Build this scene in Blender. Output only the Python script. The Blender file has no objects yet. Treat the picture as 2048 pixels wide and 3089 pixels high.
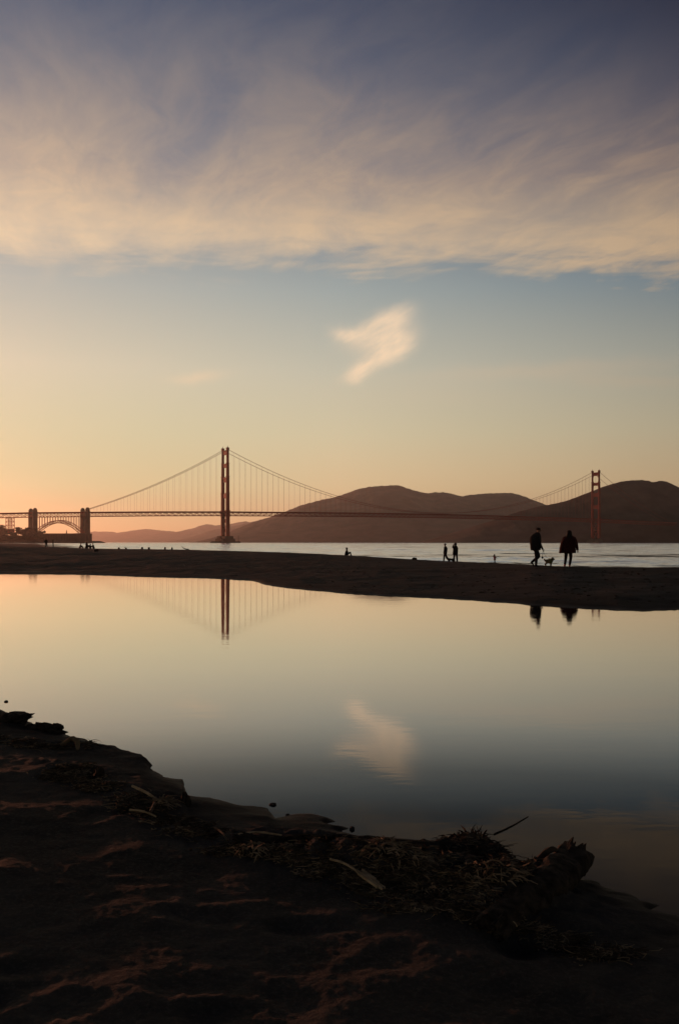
import bpy, bmesh, math, random
import numpy as np
from mathutils import Vector, Matrix, Quaternion

random.seed(7)
np.random.seed(7)
SC = bpy.context.scene
COL = SC.collection
R = math.radians

# ------------------------------------------------------------------ camera
F, CX, HY, H = 2700.0, 1024.0, 1636.0, 1.585      # focal length and horizon in photo pixels, eye height
cam_d = bpy.data.cameras.new('camera')
cam = bpy.data.objects.new('camera', cam_d)
COL.objects.link(cam)
cam.location = (0, 0, H)
cam.rotation_euler = (R(90), 0, 0)
cam_d.sensor_fit = 'VERTICAL'
cam_d.sensor_height = 36.0
cam_d.sensor_width = 24.0
cam_d.lens = 36.0 * F / 3089.0
cam_d.shift_y = (HY - 1544.5) / 3089.0
cam_d.clip_start = 0.1
cam_d.clip_end = 60000
SC.camera = cam


def lin(c):
    return tuple(((v / 255.0) / 12.92) if v <= 10 else (((v / 255.0 + 0.055) / 1.055) ** 2.4) for v in c)


# ------------------------------------------------------------------ sky
SUN_AZ, SUN_EL = R(-42), R(1.4)
world = bpy.data.worlds.new('World')
SC.world = world
world.use_nodes = True
wn, wl = world.node_tree.nodes, world.node_tree.links
wn.clear()


class E:
    """small expression helper over math nodes"""
    def __init__(self, nodes, links):
        self.n, self.l = nodes, links

    def put(self, sock, v):
        if isinstance(v, (int, float)):
            sock.default_value = v
        elif isinstance(v, tuple):
            sock.default_value = v
        else:
            self.l.new(v, sock)

    def m(self, op, a, b=None, c=None, clamp=False):
        x = self.n.new('ShaderNodeMath')
        x.operation = op
        x.use_clamp = clamp
        self.put(x.inputs[0], a)
        if b is not None:
            self.put(x.inputs[1], b)
        if c is not None:
            self.put(x.inputs[2], c)
        return x.outputs[0]

    def add(self, a, b): return self.m('ADD', a, b)
    def sub(self, a, b): return self.m('SUBTRACT', a, b)
    def mul(self, a, b): return self.m('MULTIPLY', a, b)
    def div(self, a, b): return self.m('DIVIDE', a, b)

    def sstep(self, v, a, b, lo=0.0, hi=1.0):
        x = self.n.new('ShaderNodeMapRange')
        x.interpolation_type = 'SMOOTHSTEP'
        x.clamp = True
        self.put(x.inputs['Value'], v)
        x.inputs['From Min'].default_value = a
        x.inputs['From Max'].default_value = b
        x.inputs['To Min'].default_value = lo
        x.inputs['To Max'].default_value = hi
        return x.outputs['Result']

    def lstep(self, v, a, b, lo=0.0, hi=1.0):
        x = self.n.new('ShaderNodeMapRange')
        x.clamp = True
        self.put(x.inputs['Value'], v)
        x.inputs['From Min'].default_value = a
        x.inputs['From Max'].default_value = b
        x.inputs['To Min'].default_value = lo
        x.inputs['To Max'].default_value = hi
        return x.outputs['Result']

    def comb(self, x, y, z=0.0):
        c = self.n.new('ShaderNodeCombineXYZ')
        for s, v in zip(c.inputs, (x, y, z)):
            self.put(s, v)
        return c.outputs[0]

    def noise(self, vec, scale, detail=4.0, rough=0.55, dist=0.0):
        x = self.n.new('ShaderNodeTexNoise')
        self.l.new(vec, x.inputs['Vector'])
        x.inputs['Scale'].default_value = scale
        x.inputs['Detail'].default_value = detail
        x.inputs['Roughness'].default_value = rough
        x.inputs['Distortion'].default_value = dist
        return x.outputs['Fac']

    def ramp(self, v, stops):
        x = self.n.new('ShaderNodeValToRGB')
        self.put(x.inputs[0], v)
        el = x.color_ramp.elements
        while len(el) < len(stops):
            el.new(0.5)
        for e, (p, c) in zip(el, stops):
            e.position = p
            e.color = (*lin(c), 1)
        return x.outputs[0]

    def mix(self, f, a, b, mode='MIX'):
        x = self.n.new('ShaderNodeMix')
        x.data_type = 'RGBA'
        x.blend_type = mode
        self.put(x.inputs[0], f)
        for s, v in ((x.inputs[6], a), (x.inputs[7], b)):
            if isinstance(v, tuple):
                s.default_value = (*v, 1) if len(v) == 3 else v
            else:
                self.l.new(v, s)
        return x.outputs[2]


def build_sky():
    e = E(wn, wl)
    tc = wn.new('ShaderNodeTexCoord')
    sep = wn.new('ShaderNodeSeparateXYZ')
    wl.new(tc.outputs['Generated'], sep.inputs[0])
    x, y, z = sep.outputs
    hyp = e.m('SQRT', e.add(e.add(e.mul(x, x), e.mul(y, y)), 1e-6))
    t = e.m('MAXIMUM', e.div(z, hyp), 0.0)
    c = e.div(e.add(e.mul(x, math.sin(SUN_AZ)), e.mul(y, math.cos(SUN_AZ))), hyp)
    T = e.m('MINIMUM', t, 1.0)
    # clear sky at three bearings from the sun (elevation tangent -> colour)
    L = e.ramp(T, [(0.0, (222, 172, 110)), (.025, (213, 190, 130)), (.06, (207, 207, 156)), (.12, (211, 210, 171)), (.19, (218, 210, 183)),
                   (.28, (184, 187, 178)), (.40, (106, 125, 145)), (.60, (56, 80, 110)), (1.0, (20, 25, 38))])
    M = e.ramp(T, [(0.0, (240, 180, 130)), (.025, (240, 192, 142)), (.06, (234, 206, 158)), (.12, (218, 206, 170)), (.19, (200, 197, 177)),
                   (.28, (162, 172, 170)), (.40, (84, 107, 134)), (.60, (40, 62, 94)), (1.0, (15, 20, 33))])
    Rr = e.ramp(T, [(0.0, (196, 154, 116)), (.025, (200, 162, 120)), (.06, (198, 172, 132)), (.12, (182, 172, 144)), (.19, (160, 161, 149)),
                    (.28, (112, 129, 138)), (.40, (54, 72, 100)), (.60, (20, 31, 54)), (1.0, (11, 15, 27))])
    sky = e.mix(e.lstep(c, .745, .932), e.mix(e.lstep(c, .457, .745), Rr, M), L)
    # a little of the physical sky underneath
    nis = wn.new('ShaderNodeTexSky')
    nis.sky_type = 'NISHITA'
    nis.sun_disc = False
    nis.sun_elevation = SUN_EL
    nis.sun_rotation = SUN_AZ
    nis.dust_density = 2.0
    nis_c = e.mix(1.0, nis.outputs[0], (0.05, 0.05, 0.05), 'MULTIPLY')
    sky = e.mix(0.06, sky, nis_c)

    # high cloud sheet, laid out on a plane overhead
    zz = e.m('MAXIMUM', z, 0.02)
    u, v = e.div(x, zz), e.div(y, zz)
    ca, sa = math.cos(R(-70)), math.sin(R(-70))
    al = e.add(e.mul(u, ca), e.mul(v, sa))
    ac = e.sub(e.mul(v, ca), e.mul(u, sa))
    n0 = e.noise(e.comb(u, v, 1.7), .9, 3, .5)
    ac = e.add(ac, e.mul(e.sub(n0, .5), .5))
    n1 = e.sstep(e.noise(e.comb(e.mul(al, .95), e.mul(ac, 2.1)), 1.25, 8, .62, .45), .30, .72)
    n2 = e.sstep(e.noise(e.comb(e.mul(al, .5), e.mul(ac, 1.1), 3.1), 1.25, 3, .5), .32, .68)
    n3 = e.noise(e.comb(e.mul(u, 1.3), e.mul(v, 2.4), 7.7), 1.8, 8, .62, .6)
    edge = e.add(e.add(e.mul(e.sub(n3, .5), .9), e.mul(e.sub(.5, n1), e.lstep(u, -.6, .9, .16, .42))), e.sub(v, e.mul(u, .09)))
    body = e.sstep(edge, 3.42, 2.80)
    strength = e.lstep(v, 1.55, 2.5, .30, 1.0)
    strength = e.mul(strength, e.sub(1.0, e.mul(e.sstep(u, -.1, .7, 0, .82), e.sstep(v, 2.35, 1.65))))
    n5 = e.sstep(e.noise(e.comb(e.mul(al, 1.8), e.mul(ac, 3.4), 9.0), 2.6, 7, .66, .6), .34, .70)
    tex = e.add(e.mul(n1, .46), e.add(e.mul(n2, .34), e.mul(n5, .20)))
    dens = e.mul(e.mul(body, strength), e.add(e.lstep(v, 1.7, 2.8, .14, .40), e.mul(tex, e.lstep(v, 1.7, 2.8, 1.05, .68))))
    rim = e.mul(e.mul(e.sstep(edge, 3.40, 3.10), e.sstep(edge, 2.55, 3.0)), e.mul(n3, .42))
    dens = e.m('MINIMUM', e.mul(e.add(dens, rim), e.sstep(y, .02, .2)), .95)
    cl = e.ramp(T, [(.25, (242, 214, 178)), (.33, (234, 206, 172)), (.40, (214, 186, 157)), (.48, (182, 162, 145)), (.60, (138, 134, 134)), (1.0, (42, 42, 48))])
    cl = e.mix(1.0, cl, e.mix(e.lstep(c, .44, .93), (.61, .575, .55), (1.0, 1.0, .98)), 'MULTIPLY')
    sky = e.mix(dens, sky, cl)

    # single small clouds below the sheet, in bearing/elevation tangents
    yy = e.m('MAXIMUM', y, .05)
    px, pz = e.mul(e.div(x, yy), F), e.mul(e.div(z, yy), F)
    wob = e.noise(e.comb(px, pz), .012, 3, .55)
    wob2 = e.noise(e.comb(e.add(e.mul(px, .30), e.mul(pz, -.12)), e.add(pz, e.mul(px, -.45)), 2.0), .022, 4, .6)
    qx = e.add(px, e.mul(e.sub(wob2, .5), 30))
    qz = e.add(pz, e.mul(e.sub(wob, .5), 36))

    def blob(cx, cy, rx, ry, ang, amp):
        dx, dz = e.sub(qx, cx - CX), e.sub(qz, HY - cy)
        cs, sn = math.cos(R(ang)), math.sin(R(ang))
        a = e.div(e.add(e.mul(dx, cs), e.mul(dz, sn)), rx)
        b = e.div(e.sub(e.mul(dz, cs), e.mul(dx, sn)), ry)
        g = e.m('EXPONENT', e.mul(e.add(e.mul(a, a), e.mul(b, b)), -1.0))
        return e.mul(g, amp)
    bl = blob(1138, 1085, 112, 32, 29, .95)
    for a in ((1078, 1130, 46, 24, 32, .60), (1195, 1045, 66, 52, 30, .60), (1135, 1005, 118, 50, 17, .85), (1045, 1008, 62, 27, -14, .62), (1190, 948, 70, 34, 22, .68)):
        bl = e.add(bl, blob(*a))
    wob3 = e.sstep(e.noise(e.comb(e.add(e.mul(px, .5), e.mul(pz, -.15)), e.add(pz, e.mul(px, -.5)), 5.0), .05, 5, .65), .3, .7)
    bl = e.mul(e.sstep(bl, .06, 1.45, 0, .88), e.add(.52, e.add(e.mul(wob2, .34), e.mul(wob3, .34))))
    far = blob(595, 1138, 75, 17, 6, .42)
    for a in ((1640, 1115, 420, 24, 3, .22), (1330, 1190, 300, 40, 0, .10), (160, 800, 60, 30, 60, .12), (1900, 1150, 260, 20, -2, .18)):
        far = e.add(far, blob(*a))
    front = e.sstep(y, .2, .5)
    sky = e.mix(e.mul(bl, front), sky, tuple(1.06 * q for q in lin((250, 218, 182))))
    sky = e.mix(e.mul(far, front), sky, e.mix(e.lstep(c, .45, .85), lin((196, 166, 134)), lin((244, 214, 176))))
    bg = wn.new('ShaderNodeBackground')
    wl.new(sky, bg.inputs[0])
    bg.inputs[1].default_value = 1.0
    out = wn.new('ShaderNodeOutputWorld')
    wl.new(bg.outputs[0], out.inputs[0])


build_sky()

sun_d = bpy.data.lights.new('sun', 'SUN')
sun_d.energy = 4.6
sun_d.angle = R(0.6)
sun_d.color = (1.0, 0.335, 0.18)
sun = bpy.data.objects.new('sun', sun_d)
COL.objects.link(sun)
SV = Vector((math.sin(SUN_AZ) * math.cos(SUN_EL), math.cos(SUN_AZ) * math.cos(SUN_EL), math.sin(SUN_EL)))
sun.rotation_euler = SV.to_track_quat('Z', 'Y').to_euler()
sun.location = (-60, 50, 40)

SC.view_settings.view_transform = 'Standard'
SC.view_settings.look = 'None'
SC.view_settings.exposure = 0.0
SC.view_settings.gamma = 1.0
SC.view_settings.use_curve_mapping = False
SC.render.engine = 'CYCLES'
SC.cycles.use_denoising = True
SC.cycles.max_bounces = 5
SC.cycles.diffuse_bounces = 2
SC.cycles.glossy_bounces = 3
SC.cycles.transmission_bounces = 2
SC.cycles.volume_bounces = 0
SC.cycles.caustics_reflective = False
SC.cycles.sample_clamp_indirect = 4.0


# ------------------------------------------------------------------ helpers
def P(px, py, D):
    """the place at distance D seen at a photo pixel"""
    return Vector(((px - CX) / F * D, D, H + (HY - py) / F * D))


def G(px, py, z=0.05):
    """the place at height z seen at a photo pixel below the horizon"""
    D = (H - z) * F / (py - HY)
    return Vector(((px - CX) / F * D, D, z))


def tag(o, label=None, cat=None, group=None, kind=None):
    for k, v in (('label', label), ('category', cat), ('group', group), ('kind', kind)):
        if v:
            o[k] = v
    return o


def empty(name, loc=(0, 0, 0), rz=0.0):
    o = bpy.data.objects.new(name, None)
    COL.objects.link(o)
    o.location = loc
    o.rotation_euler = (0, 0, rz)
    o.empty_display_size = 0.1
    return o


def link_mesh(name, me, material, parent=None):
    o = bpy.data.objects.new(name, me)
    COL.objects.link(o)
    if material and not me.materials:
        me.materials.append(material)
    if parent:
        o.parent = parent
    return o


class MB:
    def __init__(self):
        self.v, self.f = [], []

    def quadbox(self, pts):
        n = len(self.v)
        self.v += [tuple(p) for p in pts]
        for f in ((3, 2, 1, 0), (4, 5, 6, 7), (0, 1, 5, 4), (1, 2, 6, 5), (2, 3, 7, 6), (3, 0, 4, 7)):
            self.f.append(tuple(n + i for i in f))
        return self

    def box(self, x0, x1, y0, y1, z0, z1):
        return self.quadbox([(x0, y0, z0), (x1, y0, z0), (x1, y1, z0), (x0, y1, z0), (x0, y0, z1), (x1, y0, z1), (x1, y1, z1), (x0, y1, z1)])

    def bar(self, a, b, w, h=None, up=(0, 0, 1)):
        h = h or w
        a, b = Vector(a), Vector(b)
        d = (b - a).normalized()
        up = Vector(up)
        if abs(d.dot(up)) > .98:
            up = Vector((0, 1, 0))
        s = d.cross(up).normalized()
        q = s.cross(d).normalized()
        pts = []
        for p in (a, b):
            for i, j in ((-1, -1), (1, -1), (1, 1), (-1, 1)):
                pts.append(p + s * (w / 2 * i) + q * (h / 2 * j))
        return self.quadbox(pts)

    def prism(self, poly, z0, z1):
        n, k = len(self.v), len(poly)
        self.v += [(x, y, z0) for x, y in poly] + [(x, y, z1) for x, y in poly]
        self.f.append(tuple(n + i for i in reversed(range(k))))
        self.f.append(tuple(n + k + i for i in range(k)))
        for i in range(k):
            j = (i + 1) % k
            self.f.append((n + i, n + j, n + k + j, n + k + i))
        return self

    def loft(self, rings, cap=True):
        n, k = len(self.v), len(rings[0])
        for r in rings:
            self.v += [tuple(p) for p in r]
        for a in range(len(rings) - 1):
            for i in range(k):
                j = (i + 1) % k
                self.f.append((n + a * k + i, n + a * k + j, n + (a + 1) * k + j, n + (a + 1) * k + i))
        if cap:
            self.f.append(tuple(n + i for i in reversed(range(k))))
            self.f.append(tuple(n + (len(rings) - 1) * k + i for i in range(k)))
        return self

    def tube(self, pts, rad, n=8, jit=0.0, sub=1, flat=1.0):
        pts = [Vector(p) for p in pts]
        if isinstance(rad, (int, float)):
            rad = [rad] * len(pts)
        if sub > 1:
            pp, rr = [], []
            for i in range(len(pts) - 1):
                p0, p1, p2, p3 = pts[max(i - 1, 0)], pts[i], pts[i + 1], pts[min(i + 2, len(pts) - 1)]
                for s in range(sub):
                    t = s / sub
                    pp.append(.5 * ((2 * p1) + (p2 - p0) * t + (2 * p0 - 5 * p1 + 4 * p2 - p3) * t * t + (3 * p1 - p0 - 3 * p2 + p3) * t ** 3))
                    rr.append(rad[i] * (1 - t) + rad[i + 1] * t)
            pp.append(pts[-1])
            rr.append(rad[-1])
            pts, rad = pp, rr
        rings, up = [], None
        for i, p in enumerate(pts):
            d = (pts[min(i + 1, len(pts) - 1)] - pts[max(i - 1, 0)])
            d = d.normalized() if d.length > 1e-9 else Vector((0, 0, 1))
            if up is None:
                up = Vector((0, 0, 1)) if abs(d.z) < .9 else Vector((1, 0, 0))
            s = d.cross(up)
            s = s.normalized() if s.length > 1e-6 else Vector((1, 0, 0))
            up = s.cross(d).normalized()
            ring = []
            for k in range(n):
                a = 2 * math.pi * k / n
                q = rad[i] * (1 + random.uniform(-jit, jit))
                ring.append(p + s * (math.cos(a) * q) + up * (math.sin(a) * q * flat))
            rings.append(ring)
        return self.loft(rings)

    def ell(self, c, rx, ry, rz, n=12, m=8, M=None, jit=0.0):
        c = Vector(c)
        rings = []
        for j in range(m + 1):
            ph = -math.pi / 2 + math.pi * min(max(j / m, .02), .98)
            ring = []
            for k in range(n):
                a = 2 * math.pi * k / n
                q = 1 + random.uniform(-jit, jit)
                p = Vector((math.cos(a) * math.cos(ph) * rx, math.sin(a) * math.cos(ph) * ry, math.sin(ph) * rz)) * q
                ring.append(c + (M @ p if M else p))
            rings.append(ring)
        return self.loft(rings)

    def mesh(self, name, smooth=False):
        me = bpy.data.meshes.new(name)
        me.from_pydata(self.v, [], self.f)
        me.update()
        if smooth:
            me.polygons.foreach_set('use_smooth', [True] * len(me.polygons))
        return me

    def build(self, name, material, parent=None, smooth=False):
        return link_mesh(name, self.mesh(name, smooth), material, parent)


def grid_mesh(name, X, Y, Z, smooth=True):
    nr, nc = X.shape
    co = np.stack([X, Y, Z], -1).reshape(-1, 3).astype(np.float32)
    idx = np.arange(nr * nc).reshape(nr, nc)
    q = np.stack([idx[:-1, :-1], idx[:-1, 1:], idx[1:, 1:], idx[1:, :-1]], -1).reshape(-1, 4)
    me = bpy.data.meshes.new(name)
    me.vertices.add(len(co))
    me.vertices.foreach_set('co', co.ravel())
    me.loops.add(q.size)
    me.loops.foreach_set('vertex_index', q.ravel().astype(np.int32))
    me.polygons.add(len(q))
    me.polygons.foreach_set('loop_start', np.arange(0, q.size, 4, dtype=np.int32))
    me.polygons.foreach_set('use_smooth', np.ones(len(q), dtype=bool) if smooth else np.zeros(len(q), dtype=bool))
    me.update()
    me.validate()
    return me


def pn(x, y, seed=0):
    """2-d gradient noise, about -0.7 .. 0.7"""
    xi, yi = np.floor(x).astype(np.int64), np.floor(y).astype(np.int64)
    xf, yf = x - xi, y - yi

    def g(ix, iy):
        h = (ix * 374761393 + iy * 668265263 + seed * 974634777) & 0xFFFFFFFF
        h = ((h ^ (h >> 13)) * 1274126177) & 0xFFFFFFFF
        h = h ^ (h >> 16)
        a = (h & 0xFFFF) / 65536.0 * 2 * np.pi
        return np.cos(a), np.sin(a)
    u = xf * xf * xf * (xf * (xf * 6 - 15) + 10)
    w = yf * yf * yf * (yf * (yf * 6 - 15) + 10)

    def dot(dx, dy):
        gx, gy = g(xi + dx, yi + dy)
        return gx * (xf - dx) + gy * (yf - dy)
    a = dot(0, 0) * (1 - u) + dot(1, 0) * u
    b = dot(0, 1) * (1 - u) + dot(1, 1) * u
    return a * (1 - w) + b * w


def sm(x, a, b):
    t = np.clip((x - a) / (b - a), 0, 1)
    return t * t * (3 - 2 * t)


# ------------------------------------------------------------------ materials
MATS = {}


def mat(name, col, rough=.8, var=.25, scale=8.0, bump=0.0, bscale=40.0, metal=0.0, spec=.06, coord='Object', stretch=(1, 1, 1)):
    if name in MATS:
        return MATS[name]
    m = bpy.data.materials.new(name)
    m.use_nodes = True
    n, l = m.node_tree.nodes, m.node_tree.links
    e = E(n, l)
    bs = n['Principled BSDF']
    tc = n.new('ShaderNodeTexCoord')
    mp = n.new('ShaderNodeMapping')
    mp.inputs['Scale'].default_value = stretch
    l.new(tc.outputs[coord], mp.inputs[0])
    nz = e.noise(mp.outputs[0], scale, 5, .6)
    c0 = tuple(v * (1 - var) for v in col)
    c1 = tuple(min(1, v * (1 + var)) for v in col)
    l.new(e.mix(e.sstep(nz, .3, .7), c0, c1), bs.inputs['Base Color'])
    bs.inputs['Roughness'].default_value = rough
    bs.inputs['Metallic'].default_value = metal
    bs.inputs['Specular IOR Level'].default_value = spec
    if bump:
        b = n.new('ShaderNodeBump')
        b.inputs['Strength'].default_value = 1.0
        b.inputs['Distance'].default_value = bump
        l.new(e.noise(mp.outputs[0], bscale, 6, .6), b.inputs['Height'])
        l.new(b.outputs[0], bs.inputs['Normal'])
    MATS[name] = m
    return m


def sand_material():
    m = bpy.data.materials.new('beach sand')
    m.use_nodes = True
    n, l = m.node_tree.nodes, m.node_tree.links
    e = E(n, l)
    bs = n['Principled BSDF']
    geo = n.new('ShaderNodeNewGeometry')
    sep = n.new('ShaderNodeSeparateXYZ')
    l.new(geo.outputs['Position'], sep.inputs[0])
    pos = geo.outputs['Position']
    wet = e.sstep(e.add(sep.outputs[2], e.mul(e.sub(e.noise(pos, 2.5, 4), .5), .05)), .012, .055, 1, 0)
    a = e.noise(pos, 1.1, 5, .6)
    g = e.noise(pos, 55.0, 4, .7)
    dry = e.mix(e.sstep(a, .3, .72), (.027, .025, .023), (.055, .051, .046))
    dry = e.mix(e.mul(e.sstep(g, .45, .75), .5), dry, (.095, .084, .072))
    flecks = e.sstep(e.noise(pos, 21.0, 3, .7), .66, .72)
    dry = e.mix(e.mul(flecks, .55), dry, (.028, .022, .017))
    broad = e.noise(e.comb(e.mul(sep.outputs[0], .10), e.mul(sep.outputs[1], .22), 5.0), 1.0, 5, .62)
    dry = e.mix(e.mul(e.sstep(broad, .46, .60), .62), dry, (.020, .016, .013))
    l.new(e.mix(wet, dry, (.024, .018, .014)), bs.inputs['Base Color'])
    l.new(e.mix(wet, (.9, .9, .9), (.6, .6, .6)), bs.inputs['Roughness'])
    l.new(e.mix(wet, (.03, .03, .03), (.03, .03, .03)), bs.inputs['Specular IOR Level'])
    b = n.new('ShaderNodeBump')
    b.inputs['Distance'].default_value = .02
    h = e.add(e.mul(e.noise(pos, 30.0, 6, .7), .7), e.noise(pos, 7.0, 4, .6))
    l.new(h, b.inputs['Height'])
    l.new(e.mix(wet, (1, 1, 1), (.25, .25, .25)), b.inputs['Strength'])
    l.new(b.outputs[0], bs.inputs['Normal'])
    return m


def water_material(name, base, ior, rough, waves, curve=None, slick=0.0, tint=(1, 1, 1)):
    """waves: list of (scale, x stretch, y stretch, distance)"""
    m = bpy.data.materials.new(name)
    m.use_nodes = True
    n, l = m.node_tree.nodes, m.node_tree.links
    e = E(n, l)
    bs = n['Principled BSDF']
    bs.inputs['Base Color'].default_value = (*base, 1)
    bs.inputs['IOR'].default_value = ior
    bs.inputs['Roughness'].default_value = rough
    geo = n.new('ShaderNodeNewGeometry')
    sep = n.new('ShaderNodeSeparateXYZ')
    l.new(geo.outputs['Position'], sep.inputs[0])
    nrm = None
    for k, (s, sx, sy, d) in enumerate(waves):
        v = e.comb(e.mul(sep.outputs[0], sx), e.mul(sep.outputs[1], sy), k * 3.3)
        b = n.new('ShaderNodeBump')
        b.inputs['Distance'].default_value = d
        l.new(e.noise(v, s, 3, .5), b.inputs['Height'])
        if nrm:
            l.new(nrm, b.inputs['Normal'])
        nrm = b.outputs[0]
    l.new(nrm, bs.inputs['Normal'])
    if curve:                                     # mirror share by angle of view, set by hand to grade the reflections
        lw = n.new('ShaderNodeLayerWeight')
        lw.inputs['Blend'].default_value = .5
        rp = n.new('ShaderNodeValToRGB')
        l.new(lw.outputs['Facing'], rp.inputs[0])
        el = rp.color_ramp.elements
        while len(el) < len(curve):
            el.new(.5)
        for q, (p_, c_) in zip(el, curve):
            q.position = p_
            q.color = (c_, c_, c_, 1)
        gl = n.new('ShaderNodeBsdfGlossy')
        gl.inputs['Color'].default_value = (*tint, 1)
        gl.inputs['Roughness'].default_value = rough
        l.new(nrm, gl.inputs['Normal'])
        if slick:                                 # calmer and rougher lanes of wind on the water
            sl = e.noise(e.comb(e.mul(sep.outputs[0], .006), e.mul(sep.outputs[1], .030), 4.0), 1.0, 5, .65)
            l.new(e.sstep(sl, .32, .68, rough - slick * .5, rough + slick * .7), gl.inputs['Roughness'])
        df = n.new('ShaderNodeBsdfDiffuse')
        df.inputs['Color'].default_value = (*base, 1)
        mx = n.new('ShaderNodeMixShader')
        l.new(rp.outputs[0], mx.inputs[0])
        l.new(df.outputs[0], mx.inputs[1])
        l.new(gl.outputs[0], mx.inputs[2])
        l.new(mx.outputs[0], n['Material Output'].inputs[0])
    return m


M_SAND = sand_material()
M_POND = water_material('still pond water', (.009, .010, .014), 1.33, .02, [(1.1, .6, 1.4, .0014), (8.0, .6, 1.4, .0005)],
                        [(.0, .02), (.55, .03), (.64, .035), (.71, .07), (.755, .195), (.80, .46), (.86, .70), (.92, .88), (1.0, 1.0)])
M_BAY = water_material('choppy bay water', (.04, .04, .045), 1.33, .16, [(.5, .4, 1.0, .02), (2.0, .5, 1.0, .01)],
                       [(.0, .05), (.6, .25), (.75, .55), (.85, .78), (.95, .94), (1.0, .98)], 0, (.80, .84, .93))
M_HILL = mat('headland scrub', (.085, .050, .037), .95, .5, .006, coord='Object')
M_RED = mat('orange red bridge paint', (.23, .028, .015), .6, .12, .05)
M_CONC = mat('weathered concrete', (.10, .075, .058), .9, .25, .08)
M_BRICK = mat('old fort brick', (.055, .036, .028), .9, .25, .12)
M_ROCK = mat('shore rock', (.045, .038, .032), .95, .4, .15)
M_GRASS = mat('headland grass', (.030, .026, .017), .95, .35, .02)
M_LEAF = mat('dark cypress leaves', (.020, .021, .012), .9, .4, .1)
M_BARK = mat('tree bark', (.05, .038, .028), .95, .3, 2.0)
M_WOOD = mat('grey driftwood', (.06, .045, .033), .9, .45, 9.0, .012, 22.0, stretch=(1, 1, 1))
M_DARKWOOD = mat('wet dark driftwood', (.026, .020, .015), .85, .7, 24.0, .02, 30.0)
M_STRAW = mat('pale dry reed', (.30, .22, .13), .8, .35, 14.0)
M_WRACK = mat('dried seaweed', (.175, .13, .082), .85, .55, 6.0)
M_DARKWRACK = mat('rotted seaweed', (.055, .040, .026), .9, .5, 6.0)
M_STONE = mat('wet beach stone', (.035, .030, .026), .6, .3, 20.0, .004, 60)

# ------------------------------------------------------------------ the beach and the pond
near_px = [(-60, 2095), (0, 2140), (70, 2172), (140, 2208), (220, 2228), (290, 2252), (345, 2262), (380, 2274), (430, 2292), (462, 2330), (500, 2350), (552, 2364),
           (566, 2402), (640, 2418), (740, 2428), (808, 2436), (830, 2468), (905, 2470), (950, 2478), (1050, 2498), (1150, 2522), (1230, 2538), (1330, 2556),
           (1480, 2590), (1600, 2640), (1700, 2672), (1790, 2680), (1900, 2708), (2048, 2762), (2110, 2785)]
bank_px = [(-60, 1730), (0, 1731), (260, 1733), (460, 1740), (600, 1743), (690, 1746), (752, 1750), (775, 1754), (800, 1763), (860, 1772), (940, 1780), (1050, 1789), (1180, 1799), (1290, 1802),
           (1380, 1807), (1480, 1814), (1600, 1822), (1700, 1829), (1790, 1835), (1860, 1840), (1935, 1842), (2048, 1838), (2110, 1836)]
crest_px = [(-60, 1645, 215), (0, 1646, 205), (120, 1650, 186), (300, 1655, 165), (560, 1658, 140), (700, 1662, 125), (860, 1666, 108), (1000, 1673, 92), (1100, 1678, 82),
            (1250, 1688, 68), (1330, 1692.5, 62), (1480, 1698, 52), (1600, 1703, 44), (1700, 1708, 41), (1800, 1711, 40.5), (2048, 1710, 40), (2110, 1710, 40)]


def polar(pts):
    az = [math.atan((p[0] - CX) / F) for p in pts]
    r = []
    for p, a in zip(pts, az):
        D = p[2] if len(p) > 2 else H * F / (p[1] - HY)
        r.append(D / math.cos(a))
    return az, r


naz, nr_ = polar(near_px)
baz, br_ = polar(bank_px)
caz, cr_ = polar(crest_px)
cz_ = [H - (p[1] - HY) / F * p[2] for p in crest_px]
pi = math.pi
N_AZ = [-pi, R(-60), R(-45), R(-30)] + naz + [R(35), R(48), R(60), pi]
N_R = [30, 30, 30, 15] + nr_ + [4.4, 8, 24, 24]
B_AZ = [-pi, R(-60), R(-40)] + baz + [R(40), R(60), pi]
B_R = [28, 28, 40] + br_ + [22, 22, 22]
C_AZ = [-pi, R(-120), R(-60), R(-35)] + caz + [R(40), R(70), R(120), pi]
C_R = [700, 700, 420, 280] + cr_ + [44, 60, 700, 700]
C_Z = [.9, .9, .9, .9] + cz_ + [.5, .6, .9, .9]

foot = []
for _ in range(120):
    foot.append((random.uniform(-2.4, 2.6), random.uniform(1.6, 5.0), random.uniform(0, pi), random.uniform(.11, .18), random.uniform(.06, .09), random.uniform(.006, .018)))
for _ in range(260):
    foot.append((random.uniform(-40, 30), random.uniform(22, 80), random.uniform(0, pi), random.uniform(.3, .8), random.uniform(.2, .4), random.uniform(.02, .05)))
# heaps of wrack and drifted sand: centre, radii, angle, height
MOUNDS = [(G(1290, 2650), .62, .22, -.55, .075), (G(1120, 2625), .45, .14, -.3, .045), (G(1400, 2560), .30, .10, -.1, .085), (G(860, 2545), .5, .10, -.15, .035),
          (G(1600, 2690), .35, .16, .9, .06), (G(480, 2290), .22, .16, .0, .035), (G(250, 2250), .5, .18, -.2, .03), (G(470, 2420), .4, .15, -.5, .03),
          (G(230, 2330), .5, .15, -.3, .03)]


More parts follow.
